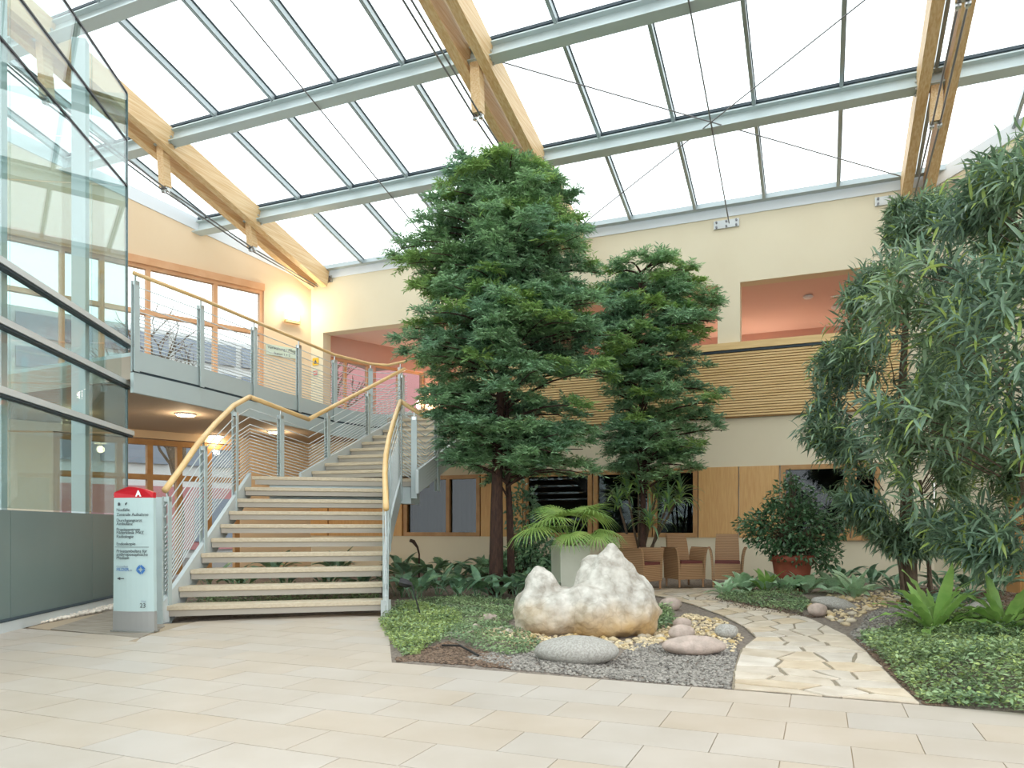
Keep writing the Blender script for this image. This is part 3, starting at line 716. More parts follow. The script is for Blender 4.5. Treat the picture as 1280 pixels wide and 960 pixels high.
for (xa, ya), lb in zip([(BEAMX[1] + .3, 10.0), (BEAMX[2] - .3, 10.0), (BEAMX[1] + .3, 14.0), (BEAMX[2] - .3, 14.0)],
                        ['thin bracing cable rising left from the crossing to the middle beam', 'thin bracing cable rising right from the crossing to the right beam', 'thin bracing cable falling left from the crossing behind the tall tree', 'thin bracing cable falling right from the crossing to the right beam end']):
    cable('bracing_cable', [roof_p(xa, ya, -.36), nd], lb, .009)
ya_ = BY - .03
cable('hanger_cable', [roof_p(nd[0], 5, -.40), roof_p(nd[0], 9.97, -.40), roof_p(nd[0], 12.2, -.40), roof_p(nd[0], ya_, -.42)], 'thin straight cable under the right roof bay between two beams')
xm = (BEAMX[0] + BEAMX[1]) / 2 + .3
cable('hanger_cable', [roof_p(xm, 5, -.40), roof_p(xm, 9.97, -.40), roof_p(xm, 12.2, -.40), roof_p(xm, ya_, -.42)], 'thin straight cable under the left roof bay between two beams')
for px, py, lb in [(908, 280, 'bolted steel wall plate above the oak slat parapet'), (405, 350, 'bolted steel wall plate at the left roof beam end'), (1112, 250, 'bolted steel wall plate left of the right roof beam end'), (1178, 240, 'bolted steel wall plate right of the right roof beam end')]:
    c = WB(px, py, BY - .02); e = root('anchor_plate', c, lb, 'wall plate', 'steel anchor plates on the wall')
    if px > 1170:
        c = RC + RD * .2 + UP * c[2] - nr * .02; ax = (RD, nr, UP); e.location = c
    else: ax = (rx, np.array([0, 1.0, 0]), UP)
    b = MB(); b.box(c, (.46, .03, .15), ax); b.obj('plate', M['chrome'], e)
    b = MB()
    for u in (-.18, 0, .18):
        for v_ in (-.045, .045): q = c + ax[0] * u + UP * v_; b.tube([q - ax[1] * .015, q - ax[1] * .04], .02, 8)
    tag(b.obj('bolt_group', M['cable'], e), kind='stuff')

# ================================================================ STAIRS
def lerp(a, b, t): return np.array(a) * (1 - t) + np.array(b) * t
R1 = .175
ZR = [8.0, 8.48, 9.3, 10.2, 11.25, 12]; XRr = [-1.385, -1.468, -1.625, -1.70, -1.715, -1.66]
def Lk(k): return CZ(-3.66 - .0111 * k, 7.87 + .32 * k, 0)
def Rk(k): Z = 8.48 + .308 * k; return CZ(float(np.interp(Z, ZR, XRr)), Z, 0)
stair = root('staircase', (Lk(0) + Rk(0)) / 2, 'two-flight open-riser staircase with pale wood treads and ash handrails', 'staircase')
def slab(poly, z0, z1, nm, mt, par, bevel=0):
    b = MB(); b.prism([p[:2] for p in poly], z0, z1); return b.obj(nm, M[mt], par, bevel=bevel)
for k in range(9):
    a, b_, c, d = Lk(k), Rk(k), Rk(k + 1.02), Lk(k + 1.02); z = R1 * (k + 1)
    f = norm((b_ - a)[None])[0]; n = np.array([-f[1], f[0], 0])
    slab([a, b_, c, d], z - .05, z, 'tread', 'tread', stair, .006)
    q = [a + n * .02 + f * .01, b_ + n * .02 - f * .01, c - n * .03 - f * .01, d - n * .03 + f * .01]; slab(q, z - .115, z - .051, 'tread_tray', 'tray', stair)
ZL = 1.75
s0, s1 = CZ(-3.22, 11.9, 0), CZ(-1.37, 11.3, 0)
D2 = norm(CZ(.3069, .9517, 0)[None] * np.array([[1, 1, 0]]))[0]; D2[2] = 0
W2 = norm((s1 - s0)[None])[0]; D2 = np.array([-W2[1], W2[0], 0]); s1 = s0 + W2 * 1.95
lp0 = [Lk(9), Rk(9), s1 - D2 * .02, s1 + D2 * .35, s0 + D2 * .35, s0]
slab(lp0, ZL - .05, ZL, 'tread', 'tread', stair, .006)['label'] = 'wedge shaped landing'
slab([lerp(p, sum(lp0) / 6, .03) for p in lp0], ZL - .12, ZL - .051, 'tread_tray', 'tray', stair)
slab([lerp(p, sum(lp0) / 6, .16) for p in lp0], ZL - .38, ZL - .121, 'landing_box', 'steel', stair)
R2, G2, N2 = .161, .405, 9
for j in range(1, N2 + 1):
    a = s0 + D2 * G2 * (j - 1) + (D2 * .02 if j == 1 else 0); z = ZL + R2 * j; p = [a, a + W2 * 1.95, a + W2 * 1.95 + D2 * (G2 + .02), a + D2 * (G2 + .02)]
    slab(p, z - .05, z, 'tread', 'tread', stair, .006)
    slab([p[0] + D2 * .02 + W2 * .01, p[1] + D2 * .02 - W2 * .01, p[2] - D2 * .02 - W2 * .01, p[3] - D2 * .02 + W2 * .01], z - .115, z - .051, 'tread_tray', 'tray', stair)
def ribbon(pts, up_, dn, th, nm, mt, par):         # plate standing along a line
    b = MB(); pts = [np.array(p, float) for p in pts]; n = len(pts); vs = []
    for i in range(n):
        d = pts[min(i + 1, n - 1)] - pts[max(i - 1, 0)]; d[2] = 0; d = d / np.linalg.norm(d); s_ = np.array([-d[1], d[0], 0]) * th / 2
        for q in (pts[i] - s_ - UP * dn, pts[i] + s_ - UP * dn, pts[i] + s_ + UP * up_, pts[i] - s_ + UP * up_): vs.append(q)
    fs = [(4 * i + a, 4 * i + (a + 1) % 4, 4 * i + 4 + (a + 1) % 4, 4 * i + 4 + a) for i in range(n - 1) for a in range(4)] + [(3, 2, 1, 0), tuple(4 * n - 4 + a for a in range(4))]
    b.add(vs, fs); return b.obj(nm, M[mt], par)
out = norm((Lk(0) - Rk(0))[None])[0]
sl_ = [Lk(k) + out * .03 + UP * (R1 * (k + 1)) for k in np.linspace(-.15, 9, 8)]; sr_ = [Rk(k) - out * .03 + UP * (R1 * (k + 1)) for k in np.linspace(-.15, 9, 8)]
sl_[0][2] = .17; sr_[0][2] = .17
ribbon([p - UP * .02 for p in sl_], .07, .27, .05, 'stringer', 'steel2', stair); ribbon([p - UP * .02 for p in sr_], .07, .27, .05, 'stringer', 'steel2', stair)
for base, sgn in ((s0, -1), (s1, 1)):
    ribbon([base + W2 * sgn * .03 + D2 * G2 * k + UP * (ZL + R2 * (k + 1)) for k in (-.6, 0, 5, 9.2)], .05, .30, .05, 'stringer', 'steel2', stair)
for a, c in [(Lk(0), CZ(0, 0, 0)), (Rk(0), None)]:   # feet of the stringers
    b = MB(); sg = out * .03 if c is not None else -out * .03; b.box(a + sg + UP * .09, (.06, .12, .18)); b.obj('stringer_foot', M['steel2'], stair)

def densify(pts, n=5):
    pts = [np.array(p, float) for p in pts]; res = []
    for i in range(len(pts) - 1):
        for f in np.linspace(0, 1, n, endpoint=False): res.append(pts[i] * (1 - f) + pts[i + 1] * f)
    return res + [pts[-1]]
def railing(top, posts, par, foot, offs, r=.034, post_w=.085, rodr=.0075, tail=None, rail_mat='rail'):
    """top: rail line; posts: parameter along it; foot: how far posts reach down; offs: drop of each rod"""
    top = [np.array(p, float) for p in top]
    b = MB(); b.tube(top, r, 10); b.obj('handrail', M[rail_mat], par, smooth=True)
    for o_ in offs:
        b = MB(); b.tube([p - UP * o_ for p in top], rodr, 5); b.obj('rod', M['steel2'], par, smooth=True)
    seg = np.array([0] + [np.linalg.norm((top[i + 1] - top[i])[:2]) for i in range(len(top) - 1)]).cumsum(); Ltot = seg[-1]
    for f in posts:
        s_ = f * Ltot; i = min(int(np.searchsorted(seg, s_, 'right')) - 1, len(top) - 2); u = (s_ - seg[i]) / (seg[i + 1] - seg[i]); p = top[i] * (1 - u) + top[i + 1] * u
        d = top[i + 1] - top[i]; d[2] = 0; d /= np.linalg.norm(d); sd = np.array([-d[1], d[0], 0])
        b = MB()
        for sg in (-1, 1): b.box(p - UP * (foot / 2 + .07) + sd * sg * .028, (post_w, .012, foot - .06), (d, sd, UP))
        po = b.obj('post', M['steel'], par)
        b = MB(); b.tube([p - UP * .11, p - UP * .01], .014, 6); b.box(p - UP * .13, (.06, .07, .05), (d, sd, UP)); b.obj('rail_bracket', M['chrome'], po)
OFF = [.17, .29, .40] + [.46 + .047 * k for k in range(14)]
lpx = [(210, 613), (230, 585), (250, 556), (272, 530), (295, 507), (315, 496)]
top = []
for px, py in lpx:
    q = Lk(0) ; best = min(np.linspace(-.6, 9.6, 300), key=lambda k: abs(640 + FPX * ((Lk(k) - CAM) @ RT) / ((Lk(k) - CAM) @ FW) - px)); q = Lk(best) + out * .03; Z = (q - CAM) @ FW; top.append(np.array([q[0], q[1], 1 + (HOR - py) / FPX * Z]))
railing(densify(top, 3), [.02, .38, .78], stair, 1.42, OFF, tail=1)
# grey newel plate at the foot of the left rail
b = MB(); q = PZ(197.5, 7.74, 0); b.box(q + UP * .66, (.10, .03, 1.32), (RT, FW, UP)); b.obj('newel_plate', M['steel'], stair)
turn = CZ(-3.22, 11.9, 2.74) - W2 * .04
lf = [top[-1], turn]
railing(densify(lf, 4), [.5], stair, 1.3, OFF)
e2 = CZ(-2.16, 15.2, 4.25) - W2 * .04
railing(densify([turn, e2], 4), [.16, .56, .97], stair, 1.25, OFF)
topr = []
for Z in [8.25, 8.6, 9.0, 9.5, 10.0, 10.5, 10.9, 11.25]:
    X = float(np.interp(Z, ZR, XRr)); topr.append(CZ(X, Z, 1.345 + .5686 * (Z - 8.48)) - out * .03)
railing(topr, [.12, .55, .97], stair, 1.42, OFF)
tr2 = s1 + W2 * .05 + UP * 2.68
railing(densify([topr[-1], tr2], 4), [.55], stair, 1.3, OFF)
railing(densify([tr2, s1 + W2 * .05 + D2 * 3.75 + UP * 4.25], 4), [.12, .5, .95], stair, 1.25, OFF)

# ================================================================ BALCONY
bp_ = [(150, 330), (165, 342), (247, 374), (314, 402), (370, 425), (415, 444), (458, 458)]
ZRB = 4.42
bt = []
for px, py in bp_[1:]:
    Z = (ZRB - 1) * FPX / (HOR - py); bt.append(PZ(px, Z, ZRB))
bt[0] = PZ(163, 10.0, ZRB)
bt[-1] = np.array([-8.72, 13.2, ZRB]); bt.append(np.array([-8.45, 13.45, ZRB])); bt.append(e2 * np.array([1, 1, 0]) + UP * ZRB + np.array([-.03, .05, 0]))
balc = root('balcony', (bt[0] + bt[3]) / 2 * np.array([1, 1, 0]) + UP * FL2, 'long grey steel balcony with rod railing along the left window wall', 'balcony')
edge = [p * np.array([1, 1, 0]) for p in bt]
wl = [lp(.02, 0, .02), lp(3, 0, .02), lp(6, 0, .02), lp(7.6, 0, .02)]
slab(edge + [s1 + D2 * (G2 * 9 + .02), np.array([float((s1 + D2 * 3.7)[0]), BY - .02, 0]), np.array([XL + .25, BY - .02, 0])] + wl, FL2 - .36, FL2 - .05, 'deck', 'soffit', balc)
slab(edge + [s1 + D2 * (G2 * 9 + .02), np.array([float((s1 + D2 * 3.7)[0]), BY - .02, 0]), np.array([XL + .25, BY - .02, 0])] + wl, FL2 - .05, FL2, 'deck_top', 'steel', balc)
et = densify([p + UP * (FL2) for p in edge], 2)
et = [p + np.array([.03, 0, 0]) for p in et]
ribbon([p - UP * .27 for p in et], 0, .27, .06, 'edge_beam', 'steel', balc)
ribbon([p - UP * .235 for p in et], 0, .035, .03, 'edge_gap', 'dark', balc)
for i in range(len(bt) - 1):
    a, c = edge[i] + np.array([.05, 0, 0]), edge[i + 1] + np.array([.05, 0, 0]); d = c - a
    if np.linalg.norm(d) < .6: a2, c2 = a, c
    else: a2, c2 = a + d * .03, c - d * .03
    ribbon([a2 + UP * (FL2 + .03), c2 + UP * (FL2 + .03)], 0, .265, .014, 'edge_panel', 'steel', balc)
bt2 = [p + np.array([.06, 0, 0]) for p in bt]
LT = sum(np.linalg.norm((bt2[i + 1] - bt2[i])[:2]) for i in range(len(bt2) - 1)); acc = 0; fr_ = []
for i in range(len(bt2)):
    fr_.append(min(.995, max(.004, acc / LT)));  acc += np.linalg.norm((bt2[i + 1] - bt2[i])[:2]) if i < len(bt2) - 1 else 0
railing(bt2, fr_[:-2] + [.97], balc, 1.28, [.17, .30, .42] + [.50 + .05 * k for k in range(11)], r=.028)
for (px, py), lb in zip([(232, 518), (345, 540), (270, 545), (85, 515)], ['round warm downlight in the balcony soffit nearest the glass corner', 'round warm downlight under the balcony seen through the landing railing', 'round warm downlight under the balcony behind the stair handrail', 'round warm downlight under the balcony seen through the lobby glass']):
    q = G(px, py, FL2 - .37); e = root('downlight', q, lb, 'lamp', 'downlights under the balcony'); b = MB(); b.lathe([(.17, -.012), (.17, .012)], q); b.obj('trim_ring', M['white'], e)
    b = MB(); b.lathe([(.14, -.03), (.14, -.011)], q); b.obj('lamp_disc', M['lamp'], e)
    l = bpy.data.lights.new('downlight_glow', 'POINT'); l.energy = 6 if px == 270 else 16; l.color = (1, .76, .48); l.shadow_soft_size = .08; lo = bpy.data.objects.new('glow', l); COL.objects.link(lo); lo.location = q - UP * .16; lo.parent = e; lo.matrix_parent_inverse = world_of(e).inverted()
# wall lamp, plates and notices on the left wall
q = lp(.52, 5.78, .09); e = root('wall_lamp', q, 'glowing box wall lamp on the plaster above the balcony rail', 'lamp')
b = MB(); b.box(q, (.36, .12, .06), (LD, LN, UP)); b.obj('base', M['rail'], e)
b = MB(); b.box(q + UP * .16 + LN * .01, (.30, .10, .22), (LD, LN, UP)); b.obj('shade', M['lampw'], e)
l = bpy.data.lights.new('wall_lamp_glow', 'POINT'); l.energy = 30; l.color = (1, .84, .6); l.shadow_soft_size = .12; lo = bpy.data.objects.new('glow', l); COL.objects.link(lo); lo.location = q + LN * .22 + UP * .3; lo.parent = e; lo.matrix_parent_inverse = world_of(e).inverted()
def text(s, c, size, right, up_, mt, par, nm='lettering', align='LEFT', bold=0.0):
    cu_ = bpy.data.curves.new(nm, 'FONT'); cu_.body = s; cu_.size = size; cu_.align_x = align; cu_.extrude = .0008; cu_.offset = bold; cu_.materials.append(M[mt])
    tmp = bpy.data.objects.new(nm, cu_); me = bpy.data.meshes.new_from_object(tmp); bpy.data.objects.remove(tmp); me.name = nm
    o = bpy.data.objects.new(nm, me); COL.objects.link(o); put_under(o, par); r_, u = np.array(right, float), np.array(up_, float); n = np.cross(r_, u)
    o.matrix_basis = Matrix(((r_[0], u[0], n[0], c[0]), (r_[1], u[1], n[1], c[1]), (r_[2], u[2], n[2], c[2]), (0, 0, 0, 1))); return o
q = lp(.72, 5.07, .02); e = root('name_plate', q, 'pale glass plate with two dark text lines behind the balcony rods', 'sign')
b = MB(); b.box(q, (.80, .02, .24), (LD, LN, UP)); b.obj('plate', M['plate'], e)
text('Verwaltung / Pflege', q - LD * -.37 + LN * .014 + UP * .02, .092, -LD, UP, 'ink', e); text('Station 1 + 2', q + LD * .22 + LN * .014 - UP * .09, .075, -LD, UP, 'ink', e)
for (px, py), mt, lb, sz in [((394.5, 452), 'yellow', 'small square yellow notice on the corner of the left wall', .17), ((394.5, 466), 'plate', 'small white notice with red lines below the yellow one', .15)]:
    q = WB(px, py, BY - .012); e = root('wall_notice', q, lb, 'notice'); b = MB(); b.box(q, (sz, .012, sz)); b.obj('board', M[mt], e)
    if mt == 'plate':
        b = MB()
        for k in range(3): b.box(q + np.array([0, -.008, -.045 + .04 * k]), (.12, .004, .018))
        tag(b.obj('red_lines', M['red'], e), kind='stuff')
    else:
        b = MB(); b.add([q + np.array([-.05, -.008, -.05]), q + np.array([.05, -.008, -.05]), q + np.array([0, -.008, .05])], [(0, 1, 2)]); b.obj('warning_triangle', M['ink'], e)
bm = MB(); bm.bb((XL - .02, BY, FL2), (XL + .34, BY + T, GZ1)); tag(bm.obj('wall_corner_pier', M['cream']), kind='structure')
for (px, py), lb in zip([(1010, 370), (1045, 383)], ['small round ceiling fitting in the gallery, the left one', 'small round ceiling fitting in the gallery, the right one']):
    q = G(px, py, GZ1 + .05); b = MB(); b.lathe([(.09, 0), (.10, -.02), (.07, -.05)], q); tag(b.obj('ceiling_fitting', M['white']), lb, 'ceiling light', 'gallery ceiling fittings')
for px, dy, en, lb in [(952, 3.9, 34, 'warm wall lamp in the gallery right of the cream pillar'), (1080, 3.9, 14, 'warm wall lamp in the gallery below the ceiling fittings'), (850, 3.9, 22, 'warm wall lamp in the gallery behind the smaller tree'), (640, 3.9, 26, 'warm wall lamp in the gallery behind the tall tree'), (540, 3.0, 30, 'warm wall lamp in the gallery beyond the stair top')]:
    q = WB(px, 440, BY + dy); q[2] = 4.35; l = bpy.data.lights.new('gallery_lamp', 'POINT'); l.energy = en; l.color = (1, .78, .58); l.shadow_soft_size = .15
    e = root('gallery_wall_lamp', q, lb, 'lamp', 'gallery wall lamps'); b = MB(); b.bb(q + np.array([-.12, .1, -.05]), q + np.array([.12, .28, .05])); b.obj('housing', M['lampw'], e)
    lo = bpy.data.objects.new('glow', l); COL.objects.link(lo); lo.location = q; lo.parent = e; lo.matrix_parent_inverse = world_of(e).inverted()

# ================================================================ SIGN PYLON
cL, cR = PZ(138, 7.15, 0), PZ(190, 7.10, 0); sx_ = norm((cR - cL)[None])[0]; sy_ = np.array([-sx_[1], sx_[0], 0]); wS = float(np.linalg.norm(cR - cL)); cS = (cL + cR) / 2 + sy_ * .06
pyl = root('sign_pylon', cS, 'pale mint information pylon with red gabled top marked A', 'sign')
b = MB()
def arc_block(z0, z1, w0, w1, dep, bow=.03):            # front face gently bowed
    n = 8; vs = []
    for z, ww in ((z0, w0), (z1, w1)):
        for i in range(n + 1):
            u = -1 + 2 * i / n; vs.append(cS + sx_ * u * ww / 2 - sy_ * (dep / 2 + bow * (1 - u * u)) + UP * z)
        for i in range(n + 1):
            u = 1 - 2 * i / n; vs.append(cS + sx_ * u * ww / 2 + sy_ * (dep / 2) + UP * z)
    m_ = 2 * n + 2; fs = [(i, (i + 1) % m_, m_ + (i + 1) % m_, m_ + i) for i in range(m_)] + [tuple(range(m_))[::-1], tuple(range(m_, 2 * m_))]
    return vs, fs
z1_, z2_, z3_ = .20, 1.29, 1.40
k0, k1 = 1.0, .97
b.add(*arc_block(.012, z1_, wS, wS * .99, .05)); b.obj('base', M['signm'], pyl)
b = MB(); b.add(*arc_block(0, .014, wS * 1.04, wS * 1.04, .10)); b.obj('foot_plate', M['chrome'], pyl)
b = MB(); b.add(*arc_block(z1_, z2_, wS * .985, wS * .95, .045)); b.obj('panel', M['signp'], pyl)
b = MB(); hw = wS * .95 / 2
prof = [(-hw, z2_), (hw, z2_), (hw, z2_ + .052), (hw * .55, z2_ + .085), (.0, z2_ + .105), (-hw * .2, z2_ + .105), (-hw * .6, z2_ + .08), (-hw, z2_ + .052)]
vs = [cS + sx_ * x - sy_ * (.0225 + .03 * (1 - (x / hw) ** 2)) + UP * z for x, z in prof] + [cS + sx_ * x + sy_ * .0225 + UP * z for x, z in prof]; n = len(prof)
b.add(vs, [tuple(range(n)), tuple(range(n, 2 * n))[::-1]] + [(i, n + i, n + (i + 1) % n, (i + 1) % n) for i in range(n)]); b.obj('red_cap', M['red'], pyl)
fr0 = cS - sy_ * .056
def sgt(s, x, z, size, mt='ink', nm='lettering', bold=0.0, align='LEFT'): return text(s, fr0 + sx_ * (x - .19) + UP * z, size, sx_, UP, mt, pyl, nm, align, bold)
sgt('A', .235, 1.305, .075, 'whiteink', 'letter', .004)
for s, z in [('Notfälle', 1.16), ('Zentrale Aufnahme', 1.115), ('Durchgangsarzt', 1.06), ('Ambulanz', 1.028), ('Praxiszentrum', .973), ('Filderklinik MVZ', .942), ('Radiologie', .905), ('Endoskopie', .835), ('Privatambulanz für', .765), ('anthroposophische', .733), ('Medizin', .70)]: sgt(s, .035, z, .042)
sgt('FILDER', .035, .588, .042, 'blue'); sgt('.de', .165, .588, .026, 'greyink'); sgt('Gesundheit', .035, .622, .026, 'greyink'); sgt('Etage', .29, .292, .022, 'greyink'); sgt('23', .275, .238, .062, 'ink', 'number')
def flat(pts, mt, nm):
    b = MB(); vs = [fr0 + sx_ * (x - .19) + UP * z for x, z in pts] + [fr0 - sy_ * .001 + sx_ * (x - .19) + UP * z for x, z in pts]; n = len(pts)
    b.add(vs, [tuple(range(n, 2 * n))] + [(i, (i + 1) % n, n + (i + 1) % n, n + i) for i in range(n)]); return b.obj(nm, M[mt], pyl)
flat([(.02, .815), (.37, .815), (.37, .819), (.02, .819)], 'ink', 'rule_line')
flat([(.04, .515), (.075, .530), (.075, .519), (.115, .519), (.115, .511), (.075, .511), (.075, .500)], 'ink', 'arrow')
flat([(.05, 1.215), (.075, 1.215), (.075, 1.235), (.068, 1.245), (.057, 1.245), (.05, 1.235)], 'ink', 'pictogram'); flat([(.125, 1.22), (.133, 1.22), (.15, 1.245), (.135, 1.243), (.125, 1.235)], 'ink', 'pictogram')
def emblem(cx, cz, r):
    for k in range(4):
        pts = []
        for i in range(9):
            a = radians(90 * k + 10 + 80 * i / 8); rr = r * (1 - .12 * sin(pi * i / 8)); pts.append((cx + rr * cos(a) * (1.12 if i in (0,) else 1), cz + rr * sin(a)))
        for i in range(8, -1, -1):
            a = radians(90 * k + 20 + 80 * i / 8); rr = r * (.24 + .30 * i / 8); pts.append((cx + rr * cos(a), cz + rr * sin(a)))
        flat(pts, 'blue', 'emblem_swirl')
emblem(.285, .602, .046)

# ================================================================ OUTSIDE
nb = root('neighbour_building', (-24, 22, 0), 'pale neighbouring building with grey window bands outside the left windows', 'building')
oD = norm(np.array([[.55, .83, 0]]))[0]; oN = np.array([-oD[1], oD[0], 0]); o0 = LC - LN * 12
def ob(s0, s1, z0, z1, th, nm, mt, off=0, par=nb):
    b = MB(); b.box(o0 + (-LD) * -((s0 + s1) / 2) + LN * off + UP * (z0 + z1) / 2, (s1 - s0, th, z1 - z0), (LD, LN, UP)); return b.obj(nm, M[mt], par)
ob(-50, 12, -.2, 8.15, 3, 'wall', 'extwhite', -1.6)
ob(-50, -5.6, 4.6, 8.65, .16, 'red_cladding', 'extred', -.02)
for z0, z1 in [(7.2, 7.95), (6.2, 6.85), (5.2, 5.8), (3.3, 4.4)]:
    s = -49.5
    while s < 11:
        ob(s, s + 2.2, z0, z1, .1, 'window_band', 'extroof', -.03); s += 2.45
ob(-50, 12, .2, 2.5, .12, 'red_cladding', 'extred', -.02)
for s in (-40, -33, -27, -21, -15, -9, -3): ob(s, s + 1.6, .5, 2.1, .06, 'window', 'extroof', .07)
def bare_tree(loc, seed, lb):
    rg = random.Random(seed); e = root('bare_tree', loc, lb, 'tree', 'bare winter trees outside'); b = MB(); tw = MB()
    def grow(p, d, L, r, lev):
        q = p + d * L; (b if lev < 2 else tw).tube([p, (p + q) / 2 + np.array([rg.uniform(-.1, .1) * L, rg.uniform(-.1, .1) * L, 0]), q], [r, r * .85, r * .7], 5, cap=False)
        if lev >= 5: return
        for k in range(3 if lev else 4):
            dd = d + np.array([rg.uniform(-.8, .8), rg.uniform(-.8, .8), rg.uniform(-.1, .5)]); grow(q if k else p + d * L * .7, dd / np.linalg.norm(dd), L * rg.uniform(.55, .8), r * .62, lev + 1)
    grow(np.array(loc, float), np.array([0, 0, 1.0]), 2.6, .13, 0); b.obj('trunk', M['barkg'], e); tag(tw.obj('twigs', M['barkg'], e), kind='stuff')
q = LC - LN * 6.5 + LD * -3.2; bare_tree((q[0], q[1], -.1), 3, 'leafless tree outside, right of the balcony window posts')
q = LC - LN * 7.5 + LD * .6; bare_tree((q[0], q[1], -.1), 8, 'leafless tree outside, seen through the middle balcony window')

# ================================================================ ROCKS AND STONES
def ico(sub=3):
    import bmesh
    bm = bmesh.new(); bmesh.ops.create_icosphere(bm, subdivisions=sub, radius=1); v = np.array([x.co for x in bm.verts]); f = [tuple(y.index for y in x.verts) for x in bm.faces]; bm.free(); return v, f
ICV, ICFc = ico(3)
tex = bpy.data.textures.new('rock_clouds', 'CLOUDS'); tex.noise_scale = .16; tex.noise_depth = 3
tex2 = bpy.data.textures.new('rock_lumps', 'CLOUDS'); tex2.noise_scale = .35
tex3 = bpy.data.textures.new('rock_facets', 'VORONOI'); tex3.noise_scale = .42
def px_ball(b, px, py, rx_, ry, Z, rz, tilt=0, cone=0):    # an ellipsoid standing at depth Z, measured in rows and columns
    k = Z / FPX; v = ICV.copy()
    if cone: v[:, 0] *= 1 - cone * (v[:, 2] + 1) / 2; v[:, 1] *= 1 - cone * (v[:, 2] + 1) / 2
    c, s_ = cos(tilt), sin(tilt); x, z = v[:, 0] * rx_ * k, v[:, 2] * ry * k; x, z = x * c - z * s_, x * s_ + z * c
    b.add(P(px, py, Z) + RT * x[:, None] + FW * (v[:, 1] * rz)[:, None] + UP * z[:, None], ICFc)
b = MB(); Z0 = 7.1
def px_cone(b, bx, by, tx, ty, rb, rt_, Z, dz=0.0, sq=.85, n=18):     # a blunt rock tooth from (bx, by) up to (tx, ty)
    k = Z / FPX; A_, T_ = P(bx, by, Z), P(tx, ty, Z + dz); vs, m_ = [], 7
    for i in range(m_ + 1):
        t = i / m_; r_ = (rb * (1 - t) ** .85 + rt_ * t) * k; c_ = A_ * (1 - t) + T_ * t
        for q in range(n): a = 2 * pi * q / n; vs.append(c_ + RT * r_ * cos(a) + FW * r_ * sq * sin(a))
    b.add(vs, [(i * n + q, i * n + (q + 1) % n, (i + 1) * n + (q + 1) % n, (i + 1) * n + q) for i in range(m_) for q in range(n)] + [tuple(range(n))[::-1], tuple(range(m_ * n, (m_ + 1) * n))])
for a in [(690, 764, 51, 32, Z0 - .02, .34), (666, 764, 28, 32, Z0, .3), (738, 764, 46, 36, Z0 - .05, .36), (772, 760, 36, 42, Z0, .33), (801, 762, 20, 37, Z0 - .05, .24), (803, 746, 17, 22, Z0 + .1, .25),
          (742, 704, 18, 13, Z0 + .2, .15, .15), (760, 775, 26, 22, Z0 - .16, .2)]: px_ball(b, *a)
px_cone(b, 682, 760, 676, 708, 40, 5, Z0); px_cone(b, 768, 760, 764, 678, 56, 5, Z0, .05, .6); px_cone(b, 800, 765, 795, 718, 26, 10, Z0 + .05); px_cone(b, 742, 745, 738, 708, 28, 13, Z0 + .12)
o = b.obj('boulder', M['rockw'], smooth=True)
cR_ = P(730, 797, Z0); cR_[2] = 0
o.data.transform(Matrix.Translation(Vector(-cR_))); o.location = cR_
for nm, kw in (('REMESH', dict(mode='VOXEL', voxel_size=.018, use_smooth_shade=True)), ('SMOOTH', dict(factor=.6, iterations=4)), ('DISPLACE', dict(strength=.085, texture=tex2, mid_level=.5)), ('DISPLACE', dict(strength=-.06, texture=tex3, mid_level=.4)), ('DISPLACE', dict(strength=.05, texture=tex, mid_level=.5))):
    md = o.modifiers.new(nm.lower(), nm)
    for k_, v_ in kw.items(): setattr(md, k_, v_)
tag(o, 'large pale weathered boulder with two peaks and ochre stains in the bed', 'boulder')
def cobble(px, py, rx_, ry, mt, label, cat='stone', flat=.8, seed=0, strength=.11, group=None, Z=None, tilt=0, rz=None):
    zb = Z or FPX / (py + ry * .75 - HOR); b = MB(); px_ball(b, px, py, rx_, ry, zb, rz or rx_ * zb / FPX * flat, tilt); o = b.obj('stone', M[mt], smooth=True)
    o.modifiers.new('sub', 'SUBSURF').levels = 1; o.modifiers['sub'].render_levels = 1
    d = o.modifiers.new('disp', 'DISPLACE'); d.texture = tex2; d.strength = strength; d.mid_level = .5; d.texture_coords = 'LOCAL'
    c = P(px, py, zb); o.data.transform(Matrix.Translation(Vector(-c))); o.location = c
    return tag(o, label, cat, group)
cobble(721, 814, 55, 19, 'granite', 'smooth oval grey granite stone lying in front of the big boulder', flat=.6, strength=.03)
cobble(868, 808, 42, 13, 'pinkrock', 'low rosy stone slab on the grey gravel beside the path', flat=.5, strength=.05)
cobble(852, 793, 18, 11, 'pinkrock', 'rosy stone behind the low slab, nearer the boulder', flat=.7)
cobble(853, 781, 13, 8, 'pinkrock', 'small rosy stone farthest back between boulder and path', flat=.8)
cobble(908, 791, 16, 10, 'granite', 'grey stone with a dark tip at the left edge of the path')
cobble(838, 757, 15, 9, 'pinkrock', 'rosy stone at the path edge right behind the boulder')
cobble(611, 774, 14, 7, 'pinkrock', 'flat pale stone in the ground cover left of the boulder', flat=.7, strength=.03)
cobble(595, 786, 7, 6, 'pinkrock', 'tiny pinkish stone in the ground cover below the flat one')
cobble(565, 795, 9, 5, 'granite', 'tiny grey stone half hidden in the lime ground cover')
cobble(1045, 757, 32, 9, 'granite', 'long grey stone lying right of the path among ochre pebbles', flat=.5, tilt=-.2)
cobble(1022, 764, 13, 9, 'pinkrock', 'stone under the long grey one at the path edge')
cobble(1228, 760, 22, 7, 'granite', 'pale flat stone between the two birds nest ferns', flat=.7)
cobble(1140, 770, 40, 6, 'granite', 'broad pale gravel covered stone left of the bright fern', flat=.9, strength=.02)
rg = random.Random(21)
